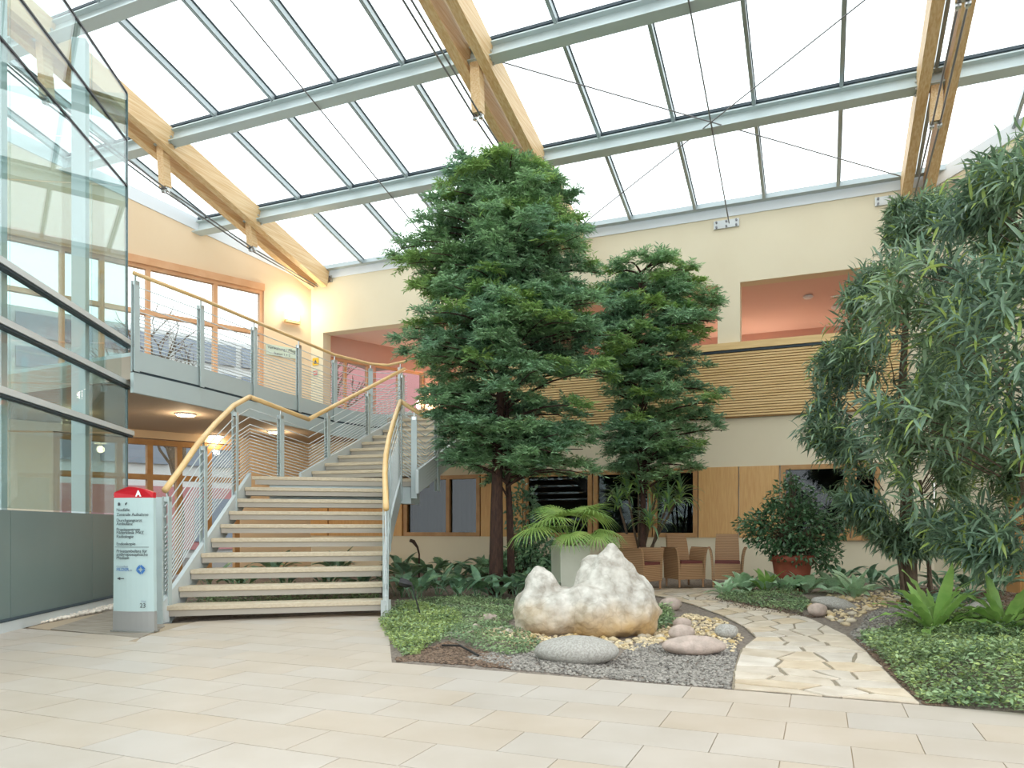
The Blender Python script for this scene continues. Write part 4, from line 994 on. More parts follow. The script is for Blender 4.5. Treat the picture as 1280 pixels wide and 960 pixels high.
def poly_pts(poly, n, seed, z=None):
    r_ = np.random.default_rng(seed); q = np.array([G(*p)[:2] for p in poly]); lo, hi = q.min(0), q.max(0); res = []; pl_ = [tuple(a) for a in q]
    while len(res) < n:
        p = r_.uniform(lo, hi)
        if inside(p, pl_): res.append((p[0], p[1], ground(p[0], p[1])))
    return res
ZONE_A = [(560, 795), (640, 790), (700, 792), (790, 800), (830, 785), (835, 805), (790, 815), (700, 800), (660, 812), (600, 800)]
ZONE_B = [(1010, 765), (1035, 745), (1110, 740), (1150, 748), (1100, 765), (1060, 783)]
ZONE_C = [(820, 795), (860, 770), (905, 775), (930, 795), (915, 815), (890, 800)]
def pebbles(zone, n, size, seed, sz2):
    for i, p in enumerate(poly_pts(zone, n, seed)):
        s_ = size * rg.uniform(.7, 1.3); me = PEB[i % len(PEB)]
        place('pebble', me, garden, Matrix.Translation(Vector((p[0], p[1], p[2] + s_ * .25))) @ Matrix.Rotation(rg.uniform(0, 6.28), 4, 'Z') @ Matrix.Diagonal((s_, s_ * rg.uniform(.6, .9), s_ * .55, 1)))
    stones('small_pebbles', [(p[0], p[1], p[2] + .006) for p in poly_pts(zone, sz2, seed + 50)], .018, M['pebblec'], garden, seed=seed)
M['pebblec'] = mat('mixed_ochre_gravel', srgb(206, 186, 150), .8, island=.35)
PEB = []
for k in range(5):
    b = MB(); r_ = np.random.default_rng(k); b.add(ICO * r_.uniform(.82, 1.12, (12, 1)), [tuple(f) for f in ICF]); PEB.append(b.mesh('pebble', M['pebble'], True))
pebbles(ZONE_A, 60, .042, 1, 700); pebbles(ZONE_B, 80, .055, 2, 600); pebbles(ZONE_C, 40, .04, 3, 500)
stones('gravel', [(p[0], p[1], p[2] + .004) for p in poly_pts([(580, 826), (650, 815), (770, 826), (800, 800), (840, 815), (915, 800), (922, 815), (917, 838), (912, 860), (838, 855.5), (640, 838)], 6000, 9)], .013, M['gravel'], garden, seed=4)
stones('gravel', [(p[0], p[1], p[2] + .004) for p in poly_pts([(1062, 792), (1085, 775), (1150, 748), (1200, 750), (1195, 775), (1130, 790), (1100, 815), (1085, 812)], 4500, 10)], .013, M['gravel'], garden, seed=5)
M['mulch'] = mat('bark_mulch', srgb(112, 92, 76), .95, island=.5)
stones('mulch', [(p[0], p[1], p[2] + .004) for p in poly_pts([(1110, 738), (1280, 738), (1330, 745), (1330, 795), (1190, 795), (1190, 765)], 3500, 12)], .02, M['mulch'], garden, flat=.4, seed=6)
stones('mulch', [(p[0], p[1], p[2] + .004) for p in poly_pts([(494, 822), (560, 808), (640, 826), (640, 838), (495, 826)], 2200, 13)], .014, M['mulch'], garden, flat=.4, seed=7)

stones('mulch', [(p[0], p[1], p[2] + .004) for p in poly_pts([(1070, 798), (1100, 806), (1145, 840), (1185, 882), (1156, 881), (1124, 853), (1090, 819)], 1600, 14)], .014, M['mulch'], garden, flat=.4, seed=8)
# ================================================================ TREES
def crown_reach(prof, axis, Z):
    ys = [p[0] for p in prof]; k = Z / FPX
    zs = [1 + (HOR - y) * k for y in ys]; l = [(axis - p[1]) * k for p in prof]; r_ = [(p[2] - axis) * k for p in prof]
    o_ = np.argsort(zs); zs, l, r_ = np.array(zs)[o_], np.array(l)[o_], np.array(r_)[o_]
    def f(az, z):
        L, R_ = np.interp(z, zs, l), np.interp(z, zs, r_); c, s_ = np.cos(az), np.sin(az); w_ = np.where(c > 0, R_, L); d = (L + R_) / 2 * .95
        return 1 / np.sqrt((c / np.maximum(w_, .02)) ** 2 + (s_ / np.maximum(d, .02)) ** 2)
    return f, zs.min(), zs.max()
def conifer(label, axis, Z, prof, trunks, nb, nt, seed, leaf=(.084, .019), fresh=.26):
    r_ = np.random.default_rng(seed); reach, z0, z1 = crown_reach(prof, axis, Z); A0 = PZ(axis, Z, 0); e = root('podocarpus_tree', A0, label, 'tree')
    for pts, r0, r1 in trunks:
        b = MB(); pw = [PZ(px, Z + dz, 1 + (HOR - py) * Z / FPX) for px, py, dz in pts]; pw[0][2] = ground(pw[0][0], pw[0][1]) - .02
        b.tube(densify(pw, 3), list(np.linspace(r0, r1, 3 * (len(pw) - 1) + 1)), 9); b.obj('trunk', M['bark'], e, smooth=True)
    br = MB(); pos, dr, upv, LL, WW = [], [], [], [], []; pf, df, uf = [], [], []
    for i in range(nb):
        u = r_.uniform(0, 1); z = z0 + (z1 - z0) * u ** .92; az = r_.uniform(0, 2 * pi); R_ = float(reach(az, z)) * r_.uniform(.72, 1.03)
        dirh = RT * cos(az) + FW * sin(az); rise = r_.uniform(.05, .35) * min(R_, .8)
        tip = A0 * np.array([1, 1, 0]) + dirh * R_ + UP * z; st = A0 * np.array([1, 1, 0]) + UP * max(z - rise * 1.6 + .05, .6); mid = (st + tip) / 2 + UP * (.10 + .1 * R_)
        curve = [st * (1 - t) ** 2 + 2 * mid * t * (1 - t) + tip * t * t for t in np.linspace(0, 1, 5)]
        br.tube(curve, list(np.linspace(.022, .005, 5)), 4, cap=False)
        side = np.cross(dirh, UP); nk = max(2, int(1.3 + R_ * 2.3))
        for q in range(nk):                   # tufts along the bough, flattened pads of short sprays
            t = 1 - (q + r_.uniform(0, .8)) / nk * .78; c_ = st * (1 - t) ** 2 + 2 * mid * t * (1 - t) + tip * t * t + side * r_.normal(0, .13 + .1 * R_ * (1 - t)) + UP * r_.uniform(-.02, .08)
            m_ = nt; azs = r_.uniform(0, 2 * pi, m_); td = norm(np.stack([np.cos(azs), np.sin(azs), r_.uniform(-.12, .95, m_)], 1) + dirh[None] * .5); tl = r_.uniform(.10, .25, m_)
            base = c_[None] + td * r_.uniform(0, .06, m_)[:, None]
            n = 15; s_ = (np.arange(n) + .4) / n
            p = base[:, None] + td[:, None] * (tl[:, None] * s_[None])[..., None] - UP * ((tl[:, None] * s_[None]) ** 2 * 1.2)[..., None]
            sg = np.where(np.arange(n) % 2 == 0, 1.0, -1.0); sd = norm(np.cross(td, UP[None] + .01)); ld = td[:, None] * .7 + sd[:, None] * sg[None, :, None] * .75 + r_.normal(0, .25, (m_, n, 3)); ld[..., 2] -= .12
            isf = np.full(m_, r_.uniform() < fresh * (.25 + 1.5 * u) and q == 0)
            for sel, tgt in ((~isf, (pos, dr)), (isf, (pf, df))): tgt[0].append(p[sel].reshape(-1, 3)); tgt[1].append(ld[sel].reshape(-1, 3))
    tag(br.obj('branches', M['bark'], e), kind='stuff')
    for pp, dd, mm, nm in ((pos, dr, 'conifer', 'foliage'), (pf, df, 'fresh', 'young_foliage')):
        pp, dd = np.concatenate(pp), np.concatenate(dd); n = len(pp)
        o = bpy.data.objects.new(nm, cloud(nm, LEAF2, pp, dd, np.tile(UP, (n, 1)) + r_.normal(0, .5, (n, 3)), r_.uniform(.7, 1.25, n) * leaf[0], r_.uniform(.8, 1.2, n) * leaf[1], M[mm])); COL.objects.link(o); put_under(o, e); tag(o, kind='stuff')
    return e
conifer('tall dense podocarp tree on two brown trunks, its top touching the roof beam', 634, 11.0,
        [(206, 625, 662), (216, 568, 692), (240, 545, 705), (265, 540, 715), (300, 520, 735), (325, 474, 752), (345, 500, 765), (380, 515, 745), (405, 508, 770), (440, 500, 768), (480, 500, 782), (510, 520, 765), (540, 540, 745), (575, 552, 748), (602, 575, 735)],
        [([(620, 740, .0), (621, 640, 0), (622, 560, 0), (630, 420, 0), (640, 230, 0)], .115, .03), ([(640, 742, .35), (637, 640, .3), (633, 560, .2), (634, 420, .1)], .065, .02)], 270, 21, 1)
conifer('smaller podocarp tree with layered boughs, right of the tall one', 801, 12.2,
        [(330, 785, 835), (340, 765, 872), (350, 752, 885), (375, 748, 892), (400, 745, 905), (425, 740, 930), (440, 742, 920), (465, 752, 880), (500, 760, 912), (520, 755, 905), (545, 748, 902), (565, 757, 880), (590, 770, 880), (600, 770, 850)],
        [([(803, 742, .1), (804, 640, .1), (803, 560, 0), (798, 430, 0), (800, 340, 0)], .06, .015)], 150, 19, 2)

def strap_twigs(reach, z0, z1, A0, n, r_, per, leaf, azr=(0, 2 * pi), shell=.45):
    m = n * 3; az = r_.uniform(azr[0], azr[1], m); z = r_.uniform(z0, z1, m); R_ = reach(az, z) * (1.02 - shell * r_.uniform(0, 1, m) ** 1.5)
    dh = RT[None] * np.cos(az)[:, None] + FW[None] * np.sin(az)[:, None]; tip = A0[None] * np.array([1, 1, 0]) + dh * R_[:, None] + UP * z[:, None]
    gap = np.sin(tip[:, 0] * 5.3 + 1.7 * np.sin(tip[:, 2] * 3.1)) + np.sin(tip[:, 1] * 4.7 + 2) + np.sin(tip[:, 2] * 6.1 + tip[:, 0] * 2.2); keep = np.argsort(gap + r_.normal(0, .6, m))[::-1][:n]; tip, dh = tip[keep], dh[keep]
    td = norm(dh * r_.uniform(.3, 1, n)[:, None] + UP * r_.uniform(-.3, .8, n)[:, None] + r_.normal(0, .45, (n, 3))); tl = r_.uniform(.16, .34, n)
    s_ = (np.arange(per) + .3) / per
    p = tip[:, None] + td[:, None] * (tl[:, None] * (s_[None] - .5))[..., None]
    ang = np.arange(per)[None] * 2.4 + r_.uniform(0, 6, (n, 1)); b1 = norm(np.cross(td, UP[None] + .01)); b2 = np.cross(td, b1)
    ld = td[:, None] * .6 + (b1[:, None] * np.cos(ang)[..., None] + b2[:, None] * np.sin(ang)[..., None]) * .8 + r_.normal(0, .2, (n, per, 3)); ld[..., 2] -= .12
    return p.reshape(-1, 3), norm(ld.reshape(-1, 3)), tip, td, tl
def ficus_tree(label, axis, Z, prof, trunks, n, seed, leaf, shown, per=10, yf=.12, azr=(0, 2 * pi)):
    r_ = np.random.default_rng(seed); reach, z0, z1 = crown_reach(prof, axis, Z); A0 = PZ(axis, Z, 0); e = root('long_leaf_ficus', A0, label, 'tree')
    for pts, r0, r1 in trunks:
        b = MB(); pw = [PZ(px, Z + dz, 1 + (HOR - py) * Z / FPX) for px, py, dz in pts]; pw[0][2] = ground(pw[0][0], pw[0][1]) - .02
        b.tube(densify(pw, 3), list(np.linspace(r0, r1, 3 * (len(pw) - 1) + 1)), 9); b.obj('trunk', M['barkg'], e, smooth=True)
    p, d, tip, td, tl = strap_twigs(reach, z0, z1, A0, n, r_, per, leaf, azr)
    br = MB()
    for i in range(0, n, 16):
        q = tip[i]; st = A0 * np.array([1, 1, 0]) + UP * max(q[2] - .7, 1.2) ; st = q * .45 + st * .55
        br.tube([st, (st + q) / 2 + UP * .06, q, q + td[i] * tl[i] * .4], [.008, .006, .004, .003], 4, cap=False)
    tag(br.obj('branches', M['barkg'], e), kind='stuff')
    L = r_.uniform(.6, 1.2, len(p)) * leaf[0]; Wd = L * leaf[1]; up_ = np.tile(UP, (len(p), 1)) + r_.normal(0, .45, (len(p), 3))
    depth = (p - CAM) @ FW; colx = 640 + FPX * ((p - CAM) @ RT) / depth; score = depth - (L * 3); score[(colx > 1285)] += 50
    order = np.argsort(score); sh = order[:shown]; rest = np.setdiff1d(np.arange(len(p)), sh)
    yy = (r_.uniform(0, 1, len(p)) < yf)
    for sel, mm, nm in ((rest[~yy[rest]], 'ficus', 'foliage'), (rest[yy[rest]], 'ficusy', 'young_foliage')):
        o = bpy.data.objects.new(nm, cloud(nm, LEAF6, p[sel], d[sel], up_[sel], L[sel], Wd[sel], M[mm])); COL.objects.link(o); put_under(o, e); tag(o, kind='stuff')
    mes = [raw_mesh('leaf', LEAF6[0] * np.array([1, leaf[1], 1]), LEAF6[1], M[mm]) for mm in ('ficus', 'ficusy')]
    for i in sh:
        R3 = frame(d[i], up_[i]).to_4x4(); place('leaf', mes[int(yy[i])], e, Matrix.Translation(Vector(p[i])) @ R3 @ Matrix.Scale(float(L[i]), 4))
    return e
ficus_tree('large ficus with long drooping leaves filling the right edge', 1345, 6.5,
           [(150, 1300, 1420), (172, 1262, 1450), (215, 1238, 1480), (260, 1198, 1500), (300, 1150, 1500), (350, 1118, 1500), (400, 1112, 1500), (450, 1112, 1500), (500, 1108, 1500), (550, 1120, 1500), (600, 1140, 1500), (640, 1168, 1480), (680, 1200, 1470), (705, 1235, 1460)],
           [([(1330, 800, .3), (1325, 700, .2), (1310, 560, .1), (1330, 400, 0), (1340, 250, 0)], .09, .03), ([(1330, 800, .3), (1290, 690, .1), (1275, 560, 0), (1250, 430, 0)], .05, .015)], 2300, 3, (.20, .15), 300, per=12)
ficus_tree('darker long leaf ficus with a leafy trunk standing by the back wall', 1128, 9.6,
           [(258, 1178, 1235), (290, 1118, 1240), (330, 1088, 1240), (370, 1070, 1230), (420, 1042, 1220), (460, 1026, 1215), (500, 1030, 1215), (530, 1016, 1210), (570, 1025, 1200), (600, 1032, 1190), (630, 1055, 1185), (660, 1088, 1175), (690, 1105, 1160)],
           [([(1138, 738, .2), (1136, 660, .1), (1133, 600, 0), (1128, 480, 0), (1135, 350, 0)], .10, .03), ([(1130, 738, .1), (1124, 690, .0), (1128, 620, 0)], .03, .02), ([(1165, 735, .1), (1160, 690, 0), (1150, 600, 0)], .03, .02)], 1900, 4, (.19, .15), 0, per=12, yf=.08)

# ================================================================ LEAFY PLANTS
def blade(L, W, e0, e1, pet=.25, n=7, mt='broad', wav=0.0, nm='leaf'):  # one arching leaf, root at the origin, growing along x
    x, z = 0.0, 0.0; vs = []; rows = []
    for i in range(n + 1):
        t = i / n; a = e0 + (e1 - e0) * t
        ww = 0.012 if t < pet else max(.004, W / 2 * sin(pi * min(1, ((t - pet) / (1 - pet)) ** .75 * .93 + .07)) ** .8)
        y = 0; wz = wav * sin(i * 2.5)
        rows.append((len(vs), ww)); vs += [(x, -ww, z + ww * .35 + wz), (x, 0, z), (x, ww, z + ww * .35 - wz)]
        x += L / n * cos(a); z += L / n * sin(a)
    fs = [(3 * i + k, 3 * i + k + 1, 3 * i + 4 + k, 3 * i + 3 + k) for i in range(n) for k in (0, 1)]
    b = MB(); b.add(vs, fs); return b.mesh(nm, M[mt], True)
def clump(name, label, cat, c, meshes, n, size, seed, group=None, lean=.0, spread=.06, tilt=.0, part='leaf', pot=None):
    r_ = random.Random(seed); e = root(name, c, label, cat, group)
    for i in range(n):
        az = 2.4 * i + r_.uniform(-.4, .4); s_ = size * r_.uniform(.7, 1.15); rr = r_.uniform(0, spread)
        T = Matrix.Translation(Vector((c[0] + rr * cos(az), c[1] + rr * sin(az), c[2]))) @ Matrix.Rotation(az, 4, 'Z') @ Matrix.Rotation(r_.uniform(-.35, .25), 4, 'Y') @ Matrix.Rotation(r_.uniform(-.3, .3), 4, 'X') @ Matrix.Scale(s_, 4)
        place(part, meshes[i % len(meshes)], e, T)
    return e
def gp(px, py): q = G(px, py); q[2] = ground(q[0], q[1]); return q
ASP = [blade(1, .26, 1.25, .2, .3, mt='broadd'), blade(1, .24, 1.35, -.5, .3, mt='broadd'), blade(1, .28, 1.1, -.3, .35, mt='broad')]
HOS = [blade(1, .36, 1.15, .0, .15, mt='hosta'), blade(1, .34, .8, -.4, .15, mt='hosta'), blade(1, .32, 1.35, .5, .15, mt='hosta')]
HOSB = [blade(1, .24, 1.3, .3, .15, mt='fern'), blade(1, .28, 1.0, -.4, .2, mt='hosta')]
FER = [blade(1, .15, 1.15, .1, .06, 11, 'fern', .02), blade(1, .14, .85, -.5, .06, 11, 'fern', .02), blade(1, .15, 1.3, .6, .06, 11, 'fern', .02), blade(1, .13, .6, -.4, .06, 11, 'fern', .02)]
LILY = [blade(1, .2, 1.4, -.2, .35, mt='broadd'), blade(1, .2, 1.2, -.9, .35, mt='broadd')]
left = [(502, 748, 'tall', .52), (520, 752, 'front', .5), (548, 748, 'mid', .5), (572, 752, '', .46), (597, 749, '', .5), (622, 750, '', .48), (645, 746, '', .52), (668, 744, '', .55), (683, 752, '', .5),
        (510, 733, '', .6), (540, 731, '', .6), (570, 733, '', .55), (600, 733, '', .6), (630, 731, '', .6), (655, 730, '', .6), (560, 722, '', .6), (610, 722, '', .65), (500, 722, '', .6), (680, 730, '', .62)]
LB = ['aspidistra clump directly right of the stair stringer foot', 'aspidistra clump in front, second from the stair', 'aspidistra clump in the front row, third from the stair', 'aspidistra clump in the front row, fourth from the stair', 'aspidistra clump in the front row below the tree trunks', 'aspidistra clump in the front row just right of the trunks', 'aspidistra clump in the front row left of the boulder peak', 'aspidistra clump behind the left peak of the boulder', 'aspidistra clump between boulder and square planter',
      'aspidistra clump in the second row beside the stair', 'aspidistra clump in the second row under the curtained window', 'aspidistra clump in the second row left of the trunks', 'aspidistra clump at the foot of the thick trunk', 'aspidistra clump at the foot of the thin trunk', 'aspidistra clump in the second row below the vines', 'aspidistra clump near the wall under the window', 'aspidistra clump near the wall behind the trunks', 'aspidistra clump near the wall by the stair', 'aspidistra clump left of the planter base']
for i, (px, py, _, s_) in enumerate(left): clump('aspidistra', LB[i], 'plant', gp(px, py), ASP, 15, s_, i, 'aspidistra clumps in the left bed', spread=.12)
UB = ['under the lowest treads on the left', 'under the treads near the middle', 'under the treads right of the middle', 'beside the right stringer below the treads', 'behind the stairs below the landing left', 'behind the stairs below the landing right', 'behind the left stair rail near the glass']
for i, (px, py, s_) in enumerate([(300, 742, .5), (355, 740, .55), (410, 738, .55), (455, 742, .55), (340, 722, .7), (420, 720, .7), (262, 735, .5)]): clump('aspidistra', 'aspidistra clump ' + UB[i], 'plant', gp(px, py), ASP, 14, s_, 40 + i, 'aspidistra clumps under the stairs', spread=.14)
for i, (px, py, s_, ms, lb) in enumerate([(930, 741, .40, HOS, 'grey green broad leaf plant right of the wicker chair'), (958, 743, .40, HOSB, 'brighter green broad leaf plant left of the terracotta pot'), (985, 744, .36, HOS, 'grey green broad leaf plant in front of the terracotta pot'), (1008, 744, .36, HOS, 'grey green broad leaf plant at the right foot of the pot'), (1068, 748, .42, HOS, 'grey green broad leaf plant above the ochre pebbles'), (1040, 742, .36, HOS, 'grey green broad leaf plant between pot and pebbles'), (907, 744, .26, HOS, 'small grey green plant at the chair foot')]):
    clump('broad_leaf_plant', lb, 'plant', gp(px, py), ms, 24, s_ * 1.12, 60 + i, 'broad leaf plants right of the path', spread=.08)
for i, (px, py, s_, lb) in enumerate([(1092, 738, .55, 'dark peace lily with a bud against the back wall'), (1050, 733, .5, 'dark leafy plant behind the pot, near the wall'), (1120, 742, .4, 'dark low plant at the left foot of the leafy trunk'), (1212, 748, .55, 'dark upright plant right of the wooden stake'), (1178, 742, .45, 'dark plant directly right of the leafy trunk'), (1196, 772, .36, 'dark low plant right behind the bright fern'), (1245, 745, .5, 'dark plant in front of the brown door post'), (1150, 775, .3, 'dark low plant left of the bright fern base')]):
    clump('peace_lily', lb, 'plant', gp(px, py), LILY, 22, s_, 80 + i, 'dark leafy plants on the right', spread=.12)
clump('birds_nest_fern', 'bright green birds nest fern with tall wavy leaves', 'plant', gp(1168, 793), FER, 28, .66, 101, 'birds nest ferns', spread=.05)
clump('birds_nest_fern', 'birds nest fern with a dark base at the right edge', 'plant', gp(1254, 797), FER, 24, .60, 102, 'birds nest ferns', spread=.05)
def carpet(name, label, poly, n, leaf, mt, h, seed, dens=None, group=None):
    r_ = np.random.default_rng(seed); p = np.array(poly_pts(poly, n, seed)); lump = np.array([.5 + .5 * sin(5.1 * a[0] + 2 * sin(4 * a[1])) * sin(6.3 * a[1] + 1.2) for a in p])
    p[:, 2] += h * (.15 + .85 * lump) * r_.uniform(.2, 1, n); d = norm(np.stack([r_.normal(0, 1, n), r_.normal(0, 1, n), r_.normal(.1, .35, n)], 1)); up_ = np.tile(UP, (n, 1)) + r_.normal(0, .35, (n, 3))
    o = bpy.data.objects.new(name, cloud(name, LEAF2, p, d, up_, r_.uniform(.6, 1.3, n) * leaf, r_.uniform(.6, 1.2, n) * leaf * .62, M[mt])); COL.objects.link(o); return tag(o, label, 'ground cover', group, 'stuff')
CR_ = [(1072, 800), (1130, 784), (1190, 780), (1280, 784), (1340, 800), (1345, 905), (1280, 894), (1156, 881), (1128, 853), (1096, 819), (1076, 802)]
carpet('ground_cover', 'thick leafy ground cover filling the bed at the right edge', CR_, 24000, .036, 'cover', .15, 1)
carpet('ground_cover', 'yellow green leaves speckled through the right ground cover', CR_, 6000, .036, 'coverl', .165, 2)
CL_ = [(474, 776), (500, 756), (560, 750), (650, 752), (648, 772), (625, 790), (675, 802), (672, 818), (640, 827), (600, 818), (560, 806), (505, 822), (494, 808), (482, 792)]
carpet('ground_cover', 'green ground cover carpet left of the boulder', CL_, 17000, .033, 'cover', .10, 3)
carpet('ground_cover', 'lime yellow ground cover patch near the stair foot', [(474, 780), (505, 762), (560, 765), (580, 782), (560, 800), (520, 822), (497, 815)], 9000, .032, 'coverl', .10, 4)
carpet('ground_cover', 'low ground cover along the back edge of the path', [(895, 747), (930, 740), (1000, 746), (1014, 760), (1002, 768), (955, 760), (905, 752)], 4500, .04, 'cover', .10, 5)
carpet('ground_cover', 'small tuft of ground cover right behind the boulder', [(818, 790), (822, 765), (838, 768), (842, 785)], 900, .045, 'cover', .12, 6)
carpet('ground_cover', 'dry russet creepers under the path edge plants', [(890, 750), (960, 752), (1005, 768), (1030, 772), (1000, 772), (930, 762)], 1200, .03, 'mulch', .05, 7)
carpet('ground_cover', 'ground cover growing in the shade under the stairs', [(230, 760), (300, 735), (470, 735), (476, 758), (300, 770)], 5000, .05, 'cover', .14, 8)

# square planter with its palm
c = P(713, 660, 10.0); c[2] = ground(c[0], c[1]); hz = 1 - 22 / FPX * 10.0
e = root('square_planter', c, 'tall square stone-grey planter half hidden behind the boulder', 'planter')
ax_ = norm(np.array([cos(YAW + .25), sin(YAW + .25), 0])[None])[0]; ay_ = np.array([-ax_[1], ax_[0], 0]); b = MB(); hw = .21
def ring(h_, z): return [c + ax_ * i * h_ + ay_ * j * h_ + UP * (z - c[2]) for i, j in ((-1, -1), (1, -1), (1, 1), (-1, 1))]
rings = [ring(hw * .94, c[2] - .02), ring(hw, hz), ring(hw - .025, hz), ring(hw - .03, hz - .05)]
b.add([p for r_ in rings for p in r_], [(4 * k + i, 4 * k + (i + 1) % 4, 4 * k + 4 + (i + 1) % 4, 4 * k + 4 + i) for k in range(3) for i in range(4)] + [(3, 2, 1, 0), (12, 13, 14, 15)]); b.obj('vessel', M['planter'], e, bevel=.008)
def fan(n_leaf, L, seed):                 # a fan frond: stalk and narrow drooping segments
    r_ = random.Random(seed); b = MB(); st = [np.array([t * .85 * L, 0, 1.05 * L * t - .30 * L * t * t]) for t in np.linspace(0, 1, 5)]; b.tube(st, [.010, .009, .008, .007, .006], 4); h = st[-1]
    for k in range(n_leaf):
        a = radians(-105 + 210 * k / (n_leaf - 1)); l = L * (.95 - .25 * abs(a) / 1.9) * r_.uniform(.9, 1.05); d = np.array([cos(a), sin(a), .12]); s_ = np.array([-sin(a), cos(a), 0]) * .0125; vs = []
        for t in (0, .35, .7, 1): q = h + d * l * t - UP * l * .50 * t ** 2.6; ww = (.35, 1, .8, .08)[(0, .35, .7, 1).index(t)]; vs += [q - s_ * ww, q + UP * .004 * ww, q + s_ * ww]
        b.add(vs, [(3 * i + j, 3 * i + j + 1, 3 * i + 4 + j, 3 * i + 3 + j) for i in range(3) for j in (0, 1)])
    return b.mesh('frond', M['palm'], False)
FAN = [fan(26, .50, 1), fan(24, .46, 2), fan(22, .40, 3)]
pc = c.copy(); pc[2] = hz - .04; e = root('fan_palm', pc, 'bright green fan palm growing in the square planter', 'plant')
rg = random.Random(4)
for i in range(16):
    az = YAW + 2.4 * i; T_ = Matrix.Translation(Vector(pc)) @ Matrix.Rotation(az, 4, 'Z') @ Matrix.Rotation(rg.uniform(-.75, .35), 4, 'Y') @ Matrix.Rotation(rg.uniform(-.4, .4), 4, 'X') @ Matrix.Scale(rg.uniform(.85, 1.1), 4); place('frond', FAN[i % 3], e, T_)
b = MB(); b.lathe([(.17, 0), (.14, .03), (.05, .05)], pc); b.obj('potting_soil', M['soil'], e)

# dracaena behind the chairs
dc = gp(800, 733); e = root('dracaena', dc, 'many-headed dracaena with bare stems behind the wicker chairs', 'plant')
STR = [blade(1, .085, 1.1, -.9, .02, 6, 'fern', nm='leaf'), blade(1, .08, .7, -1.0, .02, 6, 'broad', nm='leaf'), blade(1, .08, 1.35, .2, .02, 6, 'broad', nm='leaf')]
hd = [(772, 625, .1), (798, 606, 0), (836, 628, -.1), (850, 618, .15), (812, 650, -.2), (784, 612, .2), (822, 612, .1)]; Zd = float((dc - CAM) @ FW) - .45
for i, (px, py, dz) in enumerate(hd):
    h = P(px, py, Zd + dz); b = MB(); base = dc + RT * (.06 * (i % 3 - 1)) + FW * .05 * (i % 2); mid = np.array([base[0] * .45 + h[0] * .55, base[1] * .45 + h[1] * .55, .95])
    b.tube([base - UP * .02, base * .7 + mid * .3 + UP * .1, mid, h], [.035, .03, .022, .014], 7); b.obj('stem', M['barkg'], e, smooth=True)
    for k in range(42):
        az = 2.4 * k; T_ = Matrix.Translation(Vector(h - UP * .004 * k)) @ Matrix.Rotation(az, 4, 'Z') @ Matrix.Rotation(rg.uniform(-.5, .5), 4, 'Y') @ Matrix.Scale(rg.uniform(.34, .52), 4); place('leaf', STR[k % 3], e, T_)

# climbing leaves behind the tall tree's trunks
def leaf_bush(name, label, cat, blobs, n, leaf, mt, seed, Z, group=None, stems=True, aspect=.5, base=None, droop=.2):
    r_ = np.random.default_rng(seed); ps, ds = [], []; c0 = base if base is not None else PZ(blobs[0][0], Z, 0); e = root(name, c0, label, cat, group); st = MB(); tot = sum(b_[2] * b_[3] for b_ in blobs)
    for px, py, rx_, ry, dz in blobs:
        k = Z / FPX; m_ = int(n * rx_ * ry / tot); u = norm(r_.normal(0, 1, (m_, 3))); rad = r_.uniform(.35, 1, m_) ** .5 * (1 + .15 * np.sin(u[:, 0] * 7 + seed) * np.sin(u[:, 2] * 9)); c_ = P(px, py, Z + dz)
        ps.append(c_ + RT * (u[:, 0] * rad * rx_ * k)[:, None] + FW * (u[:, 1] * rad * rx_ * k)[:, None] + UP * (u[:, 2] * rad * ry * k)[:, None]); ds.append(RT * u[:, 0:1] + FW * u[:, 1:2] + UP * (u[:, 2:3] * .6 - droop) + r_.normal(0, .6, (m_, 3)))
        if stems:
            for q in range(10):
                uu = norm(r_.normal(0, 1, (1, 3)))[0]; t_ = c_ + RT * uu[0] * rx_ * k * .8 + FW * uu[1] * rx_ * k * .8 + UP * uu[2] * ry * k * .8; s_ = np.array([c0[0], c0[1], min(c_[2], c0[2] + .25 * (c_[2] - c0[2]) + .1)]); st.tube([s_, (s_ + t_) / 2 + UP * .05, t_], [.014, .009, .004], 5, cap=False)
    p, d = np.concatenate(ps), np.concatenate(ds); m_ = len(p); L = r_.uniform(.6, 1.3, m_) * leaf
    o = bpy.data.objects.new('foliage', cloud('foliage', LEAF2, p, d, np.tile(UP, (m_, 1)) + r_.normal(0, .5, (m_, 3)), L, L * aspect, M[mt])); COL.objects.link(o); put_under(o, e); tag(o, kind='stuff')
    if stems: tag(st.obj('stems', M['barkg'], e), kind='stuff')
    return e
leaf_bush('climbing_plant', 'dark climbing plant on the wall between tall tree and planter', 'plant', [(655, 650, 20, 50, 0), (675, 690, 22, 28, -.3), (650, 700, 22, 20, -.2)], 1500, .10, 'broadd', 3, 12.6, base=gp(655, 730))
leaf_bush('climbing_plant', 'dark leafy shrub low behind the left aspidistra row', 'plant', [(655, 705, 32, 22, 0), (618, 712, 22, 14, 0)], 900, .12, 'broad', 5, 12.2, base=gp(650, 736))
